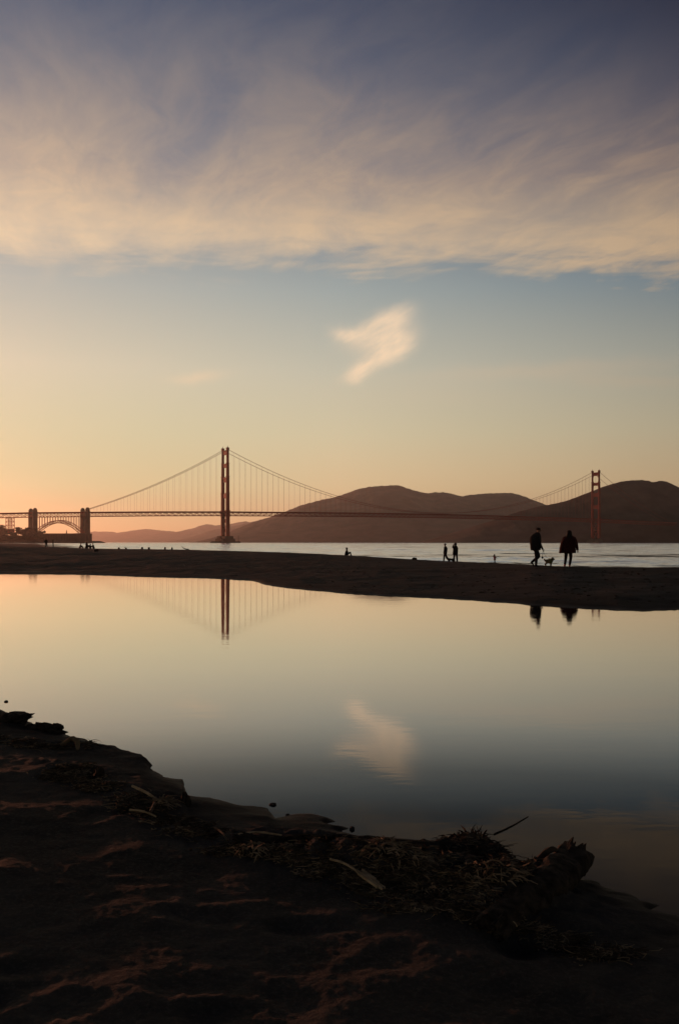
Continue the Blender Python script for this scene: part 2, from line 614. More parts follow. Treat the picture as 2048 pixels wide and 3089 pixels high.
def ground(x, y):
    r = np.hypot(x, y)
    az = np.arctan2(x, y)
    Nn, Bb = np.interp(az, N_AZ, N_R), np.interp(az, B_AZ, B_R)
    Cc, Cz = np.interp(az, C_AZ, C_R), np.interp(az, C_AZ, C_Z)
    # near side
    d = Nn - r
    d = d + .16 * pn(x * 1.5, y * 3.6, 1) + .15 * pn(x * 3.2, y * 7.5, 2) + .055 * pn(x * 8, y * 17, 22)
    zn = np.where(d > 0, .012 * sm(d, 0, .05) + .13 * (1 - np.exp(-np.clip(d, 0, None) / 1.6)), .22 * np.clip(d, -1.6, 0))
    relief = .036 * pn(x * 1.3 + 3, y * 1.7, 3) + .024 * (0.35 - np.abs(pn(x * 2.0, y * 2.8 + 9, 4))) + .010 * (.3 - np.abs(pn(x * 4.1, y * 5.0, 5))) + .009 * pn(x * 8, y * 9, 6) + .0075 * np.clip(pn(x * 17, y * 17, 16), .05, 1) + .004 * pn(x * 33, y * 33, 18)
    zn = zn + relief * sm(d, .02, .7) * .85
    for (c, ra, rb, ang, hh) in MOUNDS:
        dx, dy = x - c.x, y - c.y
        a = (dx * math.cos(ang) + dy * math.sin(ang)) / ra
        b = (-dx * math.sin(ang) + dy * math.cos(ang)) / rb
        zn = zn + hh * np.exp(-(a * a + b * b)) * (1 + .9 * pn(x * 13, y * 15, 17))
    # far side
    f = r - Bb + .4 * pn(x * .4, y * .3, 7) + .20 * pn(x * 1.3, y * 1.1, 8) + .10 * pn(x * 3.5, y * 2.5, 24)
    s = np.clip(f / np.maximum(Cc - Bb, 1), 0, 1)
    zf = np.where(f > 0, .05 * sm(f, 0, .5) + (Cz - .05) * (1 - (1 - s) ** 1.9), .10 * np.clip(f, -4, 0))
    sc = np.clip(Bb / 40, .6, 1.5)
    rel = (.13 * pn(x * .08, y * .06, 9) +   .07 * pn(x * .26, y * .20, 10) + .045 * pn(x * .9, y * .7, 11) + .024 * pn(x * 2.6, y * 2.2, 12))
    zf = zf + rel * sc * sm(f, .2, 4) * (1 - .72 * sm(s, .7, 1.0))
    zf = zf - (1.25 * (H - Cz) / Cc + .003) * np.clip(r - Cc, 0, 60)
    zf = np.where(r - Cc > 0, zf + .012 * pn(x, y, 13), zf)
    z = np.maximum(zn, zf)
    return np.maximum(z, -3.0)


def with_feet(X, Y, Z):
    for (fx, fy, a, ra, rb, dp) in foot:
        m = (np.abs(X - fx) < ra * 3) & (np.abs(Y - fy) < ra * 3) & (Z > .03)
        if not m.any():
            continue
        dx, dy = X[m] - fx, Y[m] - fy
        p = (dx * math.cos(a) + dy * math.sin(a)) / ra
        q = (-dx * math.sin(a) + dy * math.cos(a)) / rb
        e2 = p * p + q * q
        Z[m] += dp * (-np.exp(-e2 * e2) + .22 * np.exp(-((np.sqrt(e2) - 1.55) / .42) ** 2))
    return Z


def gz(x, y):
    return float(ground(np.array([float(x)]), np.array([float(y)]))[0])


def gzf(x, y):
    return float(with_feet(np.array([float(x)]), np.array([float(y)]), ground(np.array([float(x)]), np.array([float(y)])))[0])


def GS(px, py, dz=0.0):
    """the place on the sand seen at a photo pixel (near side)"""
    z = .05
    for _ in range(4):
        p = G(px, py, z)
        z = max(gz(p.x, p.y), 0.0)
    p.z = z + dz
    return p


az_f = np.radians(np.arange(-25, 25.01, .11))
az_a = np.concatenate([np.radians(np.arange(-180, -25, 2.5)), az_f, np.radians(np.arange(25.5, 180.1, 2.5))])
rr = [.4]
while rr[-1] < 11:
    rr.append(rr[-1] * (1.03 if rr[-1] < 2.2 else 1.0042))
while rr[-1] < 330:
    rr.append(rr[-1] * 1.011)
rr += [400, 550, 800, 1200]
rr = np.array(rr)
RR, AA = np.meshgrid(rr, az_a, indexing='ij')
X, Y = RR * np.sin(AA), RR * np.cos(AA)
Z = with_feet(X, Y, ground(X, Y))
sand = link_mesh('beach_sand', grid_mesh('beach_sand', X[:, ::-1], Y[:, ::-1], Z[:, ::-1]), M_SAND)
tag(sand, 'dark wet sand of the beach and its berm around the pond', None, None, 'structure')

# the pond: a closed sheet a little wider than the basin
pa = np.radians(np.arange(-58, 57.1, 1.0))
pb = [(float(np.interp(a, B_AZ, B_R)) + 1.5, a) for a in pa]
pf = [(max(float(np.interp(a, N_AZ, N_R)) - .9, 1.6), a) for a in pa]
Xp, Yp = [], []
for t in np.linspace(0, 1, 24):
    row = [(f[0] + (b[0] - f[0]) * t * t) for f, b in zip(pf, pb)]
    Xp.append([r_ * math.sin(a) for r_, a in zip(row, pa)])
    Yp.append([r_ * math.cos(a) for r_, a in zip(row, pa)])
Xp, Yp = np.array(Xp), np.array(Yp)
pond = link_mesh('pond_water', grid_mesh('pond_water', Xp[:, ::-1], Yp[:, ::-1], np.zeros_like(Xp)), M_POND)
tag(pond, 'still tidal pond mirroring the sky', None, None, 'structure')

bx = np.array([-11500, -5800, -3000, -1500, -600, -200, 0, 200, 600, 1500, 3000, 5800.0, 11500])
by = np.array([-300, 0, 60, 200, 600, 1500, 3000, 6800.0, 20500])
Xb, Yb = np.meshgrid(bx, by)
bay = link_mesh('open_water', grid_mesh('open_water', Xb, Yb, np.full_like(Xb, -.85)), M_BAY)
tag(bay, 'far open water of the strait', None, None, 'structure')
wr_ = [52.0]
while wr_[-1] < 2600:
    wr_.append(wr_[-1] * 1.0058)
wr_ = np.array(wr_)
wa_ = np.radians(np.arange(-27, 27.01, .13))
RW, AW = np.meshgrid(wr_, wa_, indexing='ij')
XW, YW = RW * np.sin(AW), RW * np.cos(AW)
ZW = np.zeros_like(XW)
for k_, lam in enumerate((1.6, 3.2, 6.5, 13.0, 27.0, 55.0)):
    cell = np.maximum(RW * .0058, RW * .0023)
    fade = sm(lam / cell, 1.6, 3.2) * (1 - .9 * sm(lam / cell, 7, 18))
    ZW += lam * .052 * (lam / 2.0) ** -.30 * fade * (.42 - 1.5 * np.abs(pn(XW / (lam * 1.9), YW / lam, 70 + k_)))
gust = .58 + .8 * sm(pn(XW / 160, YW / 38, 80) + .4 * pn(XW / 50, YW / 13, 81), -.35, .4)
ZW = np.clip(ZW * gust, -.44, .5) - .4
ZW = np.where(RW < np.interp(AW, C_AZ, C_R) + 14, np.minimum(ZW, -.40), ZW)
ZW -= 2.5 * sm(-(RW - np.interp(AW, C_AZ, C_R)), -14, 2)
wv = link_mesh('bay_water', grid_mesh('bay_water', XW[:, ::-1], YW[:, ::-1], ZW[:, ::-1]), M_BAY)
tag(wv, 'choppy grey water of the bay behind the berm', None, None, 'structure')


# ------------------------------------------------------------------ hills over the water
def hill(name, label, sky, Yc, front, back, seed, slant=0.0, rough=1.0):
    """sky: skyline in photo pixels; the ridge stands at distance Yc"""
    px = np.array([s[0] for s in sky], float)
    py = np.array([s[1] for s in sky], float)
    cols = np.linspace(px[0], px[-1], int(min(420, max(80, (px[-1] - px[0]) / 4))))
    hh = np.interp(cols, px, py)
    k = np.hanning(7)
    k /= k.sum()
    hh = np.convolve(np.pad(hh, 3, 'edge'), k, 'valid')
    hh = hh + rough * 1.0 * pn(cols * .09, cols * 0 + .5, seed) + rough * .7 * pn(cols * .31, cols * 0 + .5, seed + 1)
    tt = np.concatenate([np.linspace(-1, 0, 46), np.linspace(0, 1, 16)[1:]])
    T_, C_ = np.meshgrid(tt, cols, indexing='ij')
    Hh = np.broadcast_to(hh, C_.shape)
    Yr = Yc + slant * (C_ - cols[0]) / (cols[-1] - cols[0])
    Yw = Yr + np.where(T_ < 0, T_ * front, T_ * back)
    Xw = (C_ - CX) / F * Yr
    top = H + (HY - Hh) / F * Yr
    prof = np.where(T_ < 0, 1 - np.abs(T_) ** 1.25, 1 - T_ ** 1.6)
    gs = Yc / 3600.0
    gully = .16 * np.abs(pn(Xw / (130.0 * gs), Yw / (300.0 * gs), seed + 3)) + .10 * np.abs(pn(Xw / (55.0 * gs), Yw / (140.0 * gs), seed + 4))
    Zw = (top + 6) * prof * (1 - gully * np.clip(np.abs(T_) * 3, 0, 1)) - 6
    o = link_mesh(name, grid_mesh(name, Xw, Yw, Zw), M_HILL)
    return tag(o, label, None, None, 'structure')


hill('hill_far', 'pale hazy far headland low over the water', [(150, 1622), (190, 1612), (270, 1604), (330, 1603), (352, 1608), (395, 1601), (440, 1595), (480, 1600), (540, 1604), (570, 1597), (610, 1585), (628, 1581),
     (650, 1585), (690, 1582), (732, 1573), (752, 1574), (775, 1582), (830, 1600), (900, 1625)], 18000, 2500, 1500, 21, 0, 1.6)
hill('hill_middle', 'hazy middle headland behind the near bridge tower', [(520, 1640), (570, 1624), (610, 1609), (640, 1599), (662, 1594), (690, 1590), (720, 1584), (760, 1574), (800, 1565), (860, 1560), (950, 1560)], 13500, 1800, 1500, 31)
hill('hill_main', 'long brown ridge behind the middle of the bridge', [(640, 1650), (700, 1606), (757, 1577), (810, 1561), (860, 1544), (900, 1527), (960, 1510), (1010, 1500), (1040, 1490), (1080, 1475), (1120, 1467), (1160, 1465), (1200, 1463), (1216, 1468), (1250, 1480),
     (1285, 1488), (1320, 1485), (1345, 1485), (1380, 1494), (1397, 1497), (1420, 1492), (1480, 1487), (1540, 1487), (1570, 1493), (1605, 1509), (1640, 1522), (1700, 1535), (1800, 1545), (2000, 1560)], 8600, 2200, 1500, 41, 0, 1.9)
hill('hill_near', 'dark round hill behind the far bridge tower', [(1180, 1660), (1330, 1618), (1480, 1572), (1560, 1545), (1620, 1528), (1665, 1521), (1710, 1510), (1760, 1491), (1785, 1481), (1830, 1464), (1870, 1453), (1900, 1449), (1935, 1448), (1955, 1450), (1968, 1456), (1976, 1453), (1988, 1450),
     (2006, 1451), (2030, 1462), (2060, 1476), (2120, 1490), (2250, 1480), (2500, 1510), (2800, 1560), (3100, 1610)], 3450, 560, 600, 51)

# the point of land below the bridge's south end
hx = np.linspace(-1500, -540, 130)
hy = np.linspace(1820, 2150, 40)
XX, YY = np.meshgrid(hx, hy)


def head_z(x, y):
    lf = sm(-x, 545, 575) * sm(y, 1835, 1880)
    bz = 4.5 + 12 * sm(-x, 632, 662) * sm(y, 1865, 1900) + 14 * sm(-x, 720, 1000) * sm(y, 1900, 2050)
    return -3 + lf * (bz + 3) + 1.3 * pn(x / 22, y / 22, 61) * lf


ZZ = head_z(XX, YY)
tag(link_mesh('headland', grid_mesh('headland', XX, YY, ZZ), M_GRASS), 'low point of land under the south end of the bridge', None, None, 'structure')

# ------------------------------------------------------------------ the bridge
ST = Vector(((680 - CX) / F * 2158, 2158, -.4))
U = Vector((1086, 679, 0)).normalized()
bridge = empty('suspension_bridge', ST, math.atan2(U.y, U.x))
tag(bridge, 'long orange red suspension bridge crossing the strait', 'bridge')
SPAN, SIDE, S1, S2, SEND = 1281.0, 338.0, -338.0, -450.0, -760.0
HP = 13.7


def deck_z(s):
    return float(np.interp(s, [SEND, -518, -450, -338, -170, 0, 200, 450, 640, 830, 1081, SPAN, 1700], [57, 63.4, 66, 68.8, 73, 76, 78, 80, 80.6, 80, 78, 75.6, 68]))


def cable_z(s):
    if s < 0:
        t = -s / SIDE
        return 225 * (1 - t) + 73 * t - 44 * t * (1 - t)
    if s > SPAN:
        t = (s - SPAN) / SIDE
        return 225 * (1 - t) + 73 * t - 44 * t * (1 - t)
    t = s / SPAN * 2 - 1
    return 83.5 + (225 - 83.5) * t * t


SECT = [(15, 66, 9.4, 7.6), (66, 79, 10.6, 8.6), (79, 121, 8.7, 6.9), (121, 161, 7.9, 6.2), (161, 193, 7.0, 5.3), (193, 226, 5.9, 4.4)]


def cross_section(cx, cy, w, d, k=.2):
    a, b, i, j = w / 2, d / 2, w * k, d * k
    q = [(-a + i, -b), (a - i, -b), (a - i, -b + j), (a, -b + j), (a, b - j), (a - i, b - j), (a - i, b), (-a + i, b), (-a + i, b - j), (-a, b - j), (-a, -b + j), (-a + i, -b + j)]
    return [(cx + x_, cy + y_) for x_, y_ in q]


def tower(s, pier_top, pier_kind):
    m = MB()
    if pier_kind == 'fender':
        ring = [(s + 38 * math.cos(a), 27 * math.sin(a)) for a in [2 * pi * i / 28 for i in range(28)]]
        m.prism(ring, -3, 3.6)
        m.prism([(s + 36 * math.cos(a), 25.5 * math.sin(a)) for a in [2 * pi * i / 28 for i in range(28)]], 3.6, 4.4)
        m.prism([(s - 15, -23), (s + 15, -23), (s + 18, -18), (s + 18, 18), (s + 15, 23), (s - 15, 23), (s - 18, 18), (s - 18, -18)], 3.9, 11)
        for y_ in (-HP, HP):
            m.box(s - 11, s + 11, y_ - 9, y_ + 9, 11, pier_top)
        m.bar((s + 30, -10, 4), (s + 30, -10, 17), .9)
    else:
        m.box(s - 14, s + 14, -24, 24, -3, 7)
        for y_ in (-HP, HP):
            m.box(s - 9, s + 9, y_ - 7, y_ + 7, 7, pier_top)
    pier = m.build('tower_pier', M_CONC, bridge)
    pier['label'] = 'concrete pier under the near tower' if s == 0 else 'concrete pier under the far tower'
    for y_ in (-HP, HP):
        m = MB()
        for (z0, z1, w, d) in SECT:
            m.prism(cross_section(s, y_, w, d), max(z0, pier_top), z1)
            m.box(s - w / 2 - .3, s + w / 2 + .3, y_ - d / 2 - .3, y_ + d / 2 + .3, z1 - 2.2, z1 - .9)
        m.box(s - 3.6, s + 3.6, y_ - 2.0, y_ + 2.0, 226, 229.4)
        m.build('tower_leg', M_RED, bridge)
        m = MB()
        m.loft([[(s + r_ * math.cos(a), y_ + r_ * math.sin(a), zz) for a in [2 * pi * i / 6 for i in range(6)]] for r_, zz in ((1.2, 229.3), (.8, 231), (.25, 234))])
        m.build('tower_beacon', M_RED, bridge)
    for (z0, z1) in ((212.5, 223), (181.5, 190.5), (146.5, 157.5), (108, 119)):
        w = float(np.interp(z0, [15, 226], [7.0, 3.6]))
        inner = HP - float(np.interp(z0, [79, 226], [3.4, 2.0]))
        m = MB()
        m.box(s - w / 2, s + w / 2, -inner, inner, z0, z1)
        m.box(s - w / 2 - .5, s + w / 2 + .5, -inner, inner, z1 - 1.4, z1 + .3)
        for sg in (-1, 1):       # stepped corner brackets
            for k in range(3):
                y0, y1 = sorted((sg * (inner - .02), sg * (inner - 2.1 + .7 * k)))
                m.box(s - w / 2 + .1, s + w / 2 - .1, y0, y1, z0 - 1.6 * (k + 1), z0 - 1.6 * k)
                m.box(s - w / 2 + .1, s + w / 2 - .1, y0, y1, z1 + .3 + 1.3 * k, z1 + .3 + 1.3 * (k + 1))
        m.build('portal_strut', M_RED, bridge)
    inner = HP - 3.9
    for (z0, z1) in ((pier_top + 2, 39), (41, 64)):
        m = MB()
        for y_ in (1, -1):
            m.bar((s + .4 * y_, -inner * y_, z0), (s + .4 * y_, inner * y_, z1), 1.6, 2.0, (1, 0, 0))
        m.box(s - 1.6, s + 1.6, -inner, inner, z1 - .2, z1 + 2.2)
        m.build('cross_brace', M_RED, bridge)


tower(0.0, 17.0, 'fender')
tower(SPAN, 11.0, 'low')


def deck_part(s0, s1, truss=True, name='deck'):
    n = max(2, int((s1 - s0) / 30))
    ss = np.linspace(s0, s1, n)
    m = MB()
    rings = []
    for s in ss:
        zt = deck_z(s)
        rings.append([(s, -14.3, zt - 2.6), (s, 14.3, zt - 2.6), (s, 14.3, zt - .9), (s, 13.9, zt - .9), (s, 13.9, zt + .35), (s, 13.6, zt + .35), (s, 13.6, zt - 1.0), (s, -13.6, zt - 1.0), (s, -13.6, zt + .35), (s, -13.9, zt + .35), (s, -13.9, zt - .9), (s, -14.3, zt - .9)])
    m.loft(rings)
    d = m.build(name, M_RED, bridge)
    if not truss:
        return d
    for y_ in (-HP, HP):
        m = MB()
        k = int(round((s1 - s0) / 7.62))
        pts = np.linspace(s0, s1, k + 1)
        for i in range(k):
            a, b = pts[i], pts[i + 1]
            za, zb = deck_z(a), deck_z(b)
            m.bar((a, y_, za - 10.0), (b, y_, zb - 10.0), 1.1, 1.2)
            if i % 2:
                m.bar((a, y_, za - 2.7), (b, y_, zb - 9.6), .8, .8)
            else:
                m.bar((a, y_, za - 9.6), (b, y_, zb - 2.7), .8, .8)
            m.bar((a, y_, za - 9.6), (a, y_, za - 2.6), .55, .6)
        o = m.build('deck_truss', M_RED, d)
        o['kind'] = 'stuff'
    m = MB()
    for s in np.arange(s0 + 3, s1, 7.62):
        zt = deck_z(s)
        m.box(s - .35, s + .35, -HP + .5, HP - .5, zt - 10.3, zt - 9.5)
    m.build('floor_beams', M_RED, d)['kind'] = 'stuff'
    return d


deck_part(S1 + 4.2, -5.0)
deck_part(5.0, SPAN - 5)
deck_part(SPAN + 5, 1660)
deck_part(S2 + 4.2, S1 - 4.2)
deck_part(SEND, S2 - 4.2)
for s_ in (0, SPAN):                       # the deck passing through the towers
    m = MB()
    m.box(s_ - 4.98, s_ + 4.98, -HP + 4.5, HP - 4.5, deck_z(s_) - 2.6, deck_z(s_) - .9)
    m.build('deck', M_RED, bridge)

for y_ in (-HP, HP):
    for (a, b, n_) in ((S1, 0, 26), (0, SPAN, 60), (SPAN, SPAN + SIDE, 26)):
        m = MB()
        m.tube([(s, y_, cable_z(s)) for s in np.linspace(a, b, n_)], .50, 6)
        m.build('main_cable', M_RED, bridge)

sus = MB().box(-.11, .11, -.11, .11, 0, 1).mesh('suspender')
sus.materials.append(M_RED)
for y_ in (-HP, HP):
    for (a, b) in ((S1, 0), (0, SPAN)):
        n_ = int(round((b - a) / 15.24))
        for i in range(1, n_):
            s = a + (b - a) * i / n_
            z0, z1 = deck_z(s) - .9, cable_z(s)
            if z1 - z0 < 2.0:
                continue
            o = bpy.data.objects.new('suspender', sus)
            COL.objects.link(o)
            o.parent = bridge
            o.location = (s, y_, z0)
            o.scale = (1, 1, z1 - z0)


def pylon(s, zt, zb):
    for y_ in (-18.5, 18.5):
        m = MB()
        m.prism(cross_section(s, y_, 9.6, 9.0, .12), zb, zt - 8)
        m.prism(cross_section(s, y_, 8.6, 8.0, .16), zt - 8, zt - 3.4)
        m.prism(cross_section(s, y_, 6.8, 6.4, .18), zt - 3.4, zt - 1.2)
        m.prism(cross_section(s, y_, 4.4, 4.2, .2), zt - 1.2, zt)
        for dx in (-3, 0, 3):
            m.box(s + dx - .5, s + dx + .5, y_ - 4.9, y_ + 4.9, zb + 2, zt - 9)
        m.build('pylon', M_CONC, bridge)
    m = MB()
    m.box(s - 3.5, s + 3.5, -14.2, 14.2, deck_z(s) - 9, deck_z(s) - 1.0)
    m.build('pylon_crossbeam', M_CONC, bridge)


pylon(S1, 78.5, 1)
pylon(S2, 75.0, 3)


def arch_z(s, low):
    t = (s - (S1 + S2) / 2) / ((S1 - S2) / 2 - 4.6)
    return (49.5 if not low else 44.5) - (26.5 if not low else 27.5) * t * t


for y_ in (-HP, HP):
    ss = np.linspace(S2 + 5, S1 - 5, 19)
    m = MB()
    for i in range(len(ss) - 1):
        a, b = ss[i], ss[i + 1]
        m.bar((a, y_, arch_z(a, 0)), (b, y_, arch_z(b, 0)), 1.2, 1.3)
        m.bar((a, y_, arch_z(a, 1)), (b, y_, arch_z(b, 1)), 1.2, 1.3)
        m.bar((a, y_, arch_z(a, i % 2)), (b, y_, arch_z(b, (i + 1) % 2)), .7, .7)
        m.bar((a, y_, arch_z(a, 0)), (a, y_, arch_z(a, 1)), .6, .6)
    rib = m.build('arch_rib', M_RED, bridge)
    for s in ss[1:-1]:
        m = MB()
        m.bar((s, y_, arch_z(s, 0) + .5), (s, y_, deck_z(s) - 10.4), .8, .8)
        m.build('spandrel_column', M_RED, rib)

# steel viaduct towers south of the arch
for s in (-497.0, -560.0, -640.0):
    m = MB()
    zt, zb = deck_z(s) - 10.6, 22 if s > -600 else 34
    for dx in (-6.5, 6.5):
        for y_ in (-12, 12):
            m.bar((s + dx, y_, zb), (s + dx * .9, y_, zt), 1.2)
    k = 4
    for i in range(k):
        a, b = zb + (zt - zb) * i / k, zb + (zt - zb) * (i + 1) / k
        for y_ in (-12, 12):
            m.bar((s - 6.3, y_, a), (s + 6.3, y_, b), .8)
            m.bar((s + 6.3, y_ + .1, a), (s - 6.3, y_ + .1, b), .8)
            m.bar((s - 6.3, y_, b), (s + 6.3, y_, b), .8)
    m.build('viaduct_tower', M_RED, bridge)

# ------------------------------------------------------------------ fort, sea wall and trees on the point
fort = empty('brick_fort', (-596, 1962, 3.5))
tag(fort, 'low flat-topped brick fort under the bridge arch', 'fort')
m = MB()
m.prism([(-46, -26), (-38, -34), (30, -34), (46, -22), (46, 30), (-46, 30)], 0, 16.2)
m.build('wall', M_BRICK, fort)
m = MB()
m.prism([(-46.6, -26.4), (-38.3, -34.6), (30.3, -34.6), (46.6, -22.4), (46.6, 30.4), (-46.6, 30.4)], 16.2, 17.4)
para = m.build('parapet', M_BRICK, fort)
M_HOLE_SHADE = mat('painted shade of fort openings', (.015, .012, .010), .9, .1, 1)  # near-black colour on solid blocks stands for the shade inside gun openings
op = MB()
op.prism([(-.9, 0), (.9, 0), (.9, .3), (-.9, .3)], 0, 1.6)
op.prism([(-.6, 0), (.6, 0), (.6, .3), (-.6, .3)], 1.6, 2.2)
op_me = op.mesh('painted_gun_opening')
op_me.materials.append(M_HOLE_SHADE)
for row in range(3):
    for i in range(12):
        o = bpy.data.objects.new('painted_gun_opening', op_me)
        COL.objects.link(o)
        o.parent = fort
        o.location = (-35.5 + i * 5.75, -34.12, 2.2 + row * 4.7)
lh = empty('lighthouse', P(202, 1607.5, 1958))
lh.location.z = 21.05
tag(lh, 'tiny lighthouse standing on the roof of the fort', 'lighthouse')
m = MB()
m.loft([[(r_ * math.cos(2 * pi * i / 8), r_ * math.sin(2 * pi * i / 8), zz) for i in range(8)] for r_, zz in ((1.3, -.3), (1.0, 4.2))])
m.build('shaft', M_CONC, lh)
m = MB()
m.loft([[(r_ * math.cos(2 * pi * i / 8), r_ * math.sin(2 * pi * i / 8), zz) for i in range(8)] for r_, zz in ((1.5, 4.2), (1.5, 4.5), (.8, 4.5), (.8, 6.0), (1.0, 6.0), (.1, 7.2))])
m.build('lantern', M_CONC, lh)

m = MB()
for i in range(46):
    x0 = -1210 + i * 14.6
    zt = 4.6 + random.uniform(-.25, .25)
    m.box(x0 + .05, x0 + 14.55, 1846 + random.uniform(-.4, .4), 1853, -2, zt)
tag(m.build('sea_wall', M_ROCK), 'long low stone sea wall along the foot of the point', 'wall')
rk = MB()
rk.ell((0, 0, 0), 1, 1, .75, 8, 5, jit=.22)
rk_me = rk.mesh('shore_rock')
rk_me.materials.append(M_ROCK)
for i, (px, q, lb) in enumerate(((273, 4.2, 'large dark rock touching the right corner of the fort base'), (278, 3.6, 'dark shore rock second from the fort corner'), (282, 2.8, 'dark shore rock near the end of the row beyond the fort'), (287, 1.8, 'smallest outermost rock of the row beyond the fort'))):
    o = bpy.data.objects.new('shore_rock', rk_me)
    COL.objects.link(o)
    o.location = P(px, HY, 1900) * 1.0
    o.location.z = -.1
    o.scale = (q * 1.4, q, q)
    o.rotation_euler = (0, 0, random.uniform(0, 6))
    tag(o, lb, 'rock', 'rocks beyond the fort corner')


def tree(px, top, D, w, label, ratio=.8):
    base = P(px, HY, D)
    zb = float(head_z(np.array([base.x]), np.array([float(D)]))[0])
    zt = P(px, top, D).z
    hgt = max(zt - zb, 5)
    t = empty('shore_tree', (base.x, D, zb - .5))
    m = MB()
    m.tube([(0, 0, 0), (.2, 0, hgt * .4), (-.1, .2, hgt * .8)], [.55, .4, .12], 6)
    for k in range(4):
        a = k * 1.6 + px
        m.tube([(0, 0, hgt * (.3 + .1 * k)), (w * .3 * math.cos(a), w * .3 * math.sin(a), hgt * (.5 + .1 * k))], [.25, .07], 5)
    m.build('trunk', M_BARK, t)
    m = MB()
    clumps = []
    for k in range(20):
        a, rr_ = random.uniform(0, 2 * pi), w / 2 * math.sqrt(random.random()) * .8
        clumps.append((rr_ * math.cos(a), rr_ * math.sin(a), hgt * random.uniform(.25, .88 if rr_ > w * .2 else .94), random.uniform(.16, .30) * w))
    for (cx_, cy_, cz, cr) in clumps:
        for _ in range(70):
            v = Vector((random.gauss(0, 1), random.gauss(0, 1), random.gauss(0, 1))).normalized() * cr * random.uniform(.55, 1.08)
            p = Vector((cx_, cy_, cz)) + Vector((v.x, v.y, v.z * .7))
            if p.z < .6 or p.z > hgt * 1.06:
                continue
            q = Quaternion((random.gauss(0, 1), random.gauss(0, 1), random.gauss(0, 1), random.gauss(0, 1))).normalized()
            sz = random.uniform(.6, 1.25)
            n0 = len(m.v)
            for c_ in ((-sz, -sz * .6, 0), (sz, -sz * .5, 0), (sz * .7, sz * .6, .1), (-sz * .6, sz * .7, -.1)):
                m.v.append(tuple(p + q @ Vector(c_)))
            m.f.append((n0, n0 + 1, n0 + 2, n0 + 3))
    m.build('crown', M_LEAF, t)
    tag(t, label, 'tree', 'trees on the point below the bridge')


TREES = [
         (2, 1584, 1905, 20, 'tall dark tree leftmost in view below the steel viaduct'),
         (18, 1597, 1900, 16, 'low bushy tree directly below the steel lattice tower'),
         (36, 1596, 1908, 18, 'round tree right of the steel lattice tower foot'),
         (56, 1589, 1900, 14, 'taller round-topped tree left of the outer pylon pair'),
         (72, 1594, 1905, 16, 'wide tree in front of the outer pylon foot, left side'),
         (86, 1590, 1912, 16, 'tall tree covering the foot of the outer far pylon'),
         (101, 1593, 1900, 16, 'dark tree covering the foot of the outer near pylon'),
         (116, 1598, 1895, 15, 'tree at the left springing of the bridge arch'),
         (130, 1599, 1890, 13, 'small tree last before the brick fort'),
         (8, 1606, 1875, 16, 'low shrubby tree behind the sea wall at far left'),
         (46, 1607, 1875, 16, 'low dense tree behind the sea wall below the lattice tower'),
         (80, 1608, 1875, 16, 'low dense tree behind the sea wall below the outer pylon'),
         (112, 1609, 1875, 15, 'low dense tree behind the sea wall left of the fort')]
for a in TREES:
    tree(*a)
# ------------------------------------------------------------------ people and dogs
M_SKIN = mat('skin', (.22, .12, .08), .6, .1, 10)
M_HAIR = mat('dark hair', (.016, .011, .009), .6, .3, 40, .004, 120)
M_BLACK = mat('black cloth', (.018, .017, .018), .9, .25, 12, .006, 30)
M_NAVY = mat('dark navy cloth', (.016, .018, .024), .9, .25, 12, .006, 30)
M_COAT = mat('dark red padded coat', (.028, .006, .006), .75, .25, 9, .02, 11)
M_PINK = mat('faded pink cloth', (.32, .09, .09), .85, .2, 10)
M_FURC = mat('cream curly fur', (.15, .10, .058), .95, .35, 18, .02, 30)
M_FURD = mat('dark dog fur', (.022, .018, .015), .95, .3, 18, .01, 30)
M_GREEN = mat('green harness', (.05, .16, .05), .7, .1, 10)


def skin_mesh(name, verts, edges, radii, roots=(0,), sub=1):
    me = bpy.data.meshes.new(name + ' cage')
    me.from_pydata([tuple(v) for v in verts], edges, [])
    o = bpy.data.objects.new(name + ' cage', me)
    COL.objects.link(o)
    o.modifiers.new('skin', 'SKIN')
    sv = me.skin_vertices[0].data
    for i, r_ in enumerate(radii):
        sv[i].radius = (r_, r_) if isinstance(r_, (int, float)) else r_
        sv[i].use_root = i in roots
    if sub:
        s = o.modifiers.new('sub', 'SUBSURF')
        s.levels = s.render_levels = sub
    dg = bpy.context.evaluated_depsgraph_get()
    out = bpy.data.meshes.new_from_object(o.evaluated_get(dg))
    out.name = name
    bpy.data.objects.remove(o)
    out.polygons.foreach_set('use_smooth', [True] * len(out.polygons))
    return out


def V(*a):
    return Vector(a)


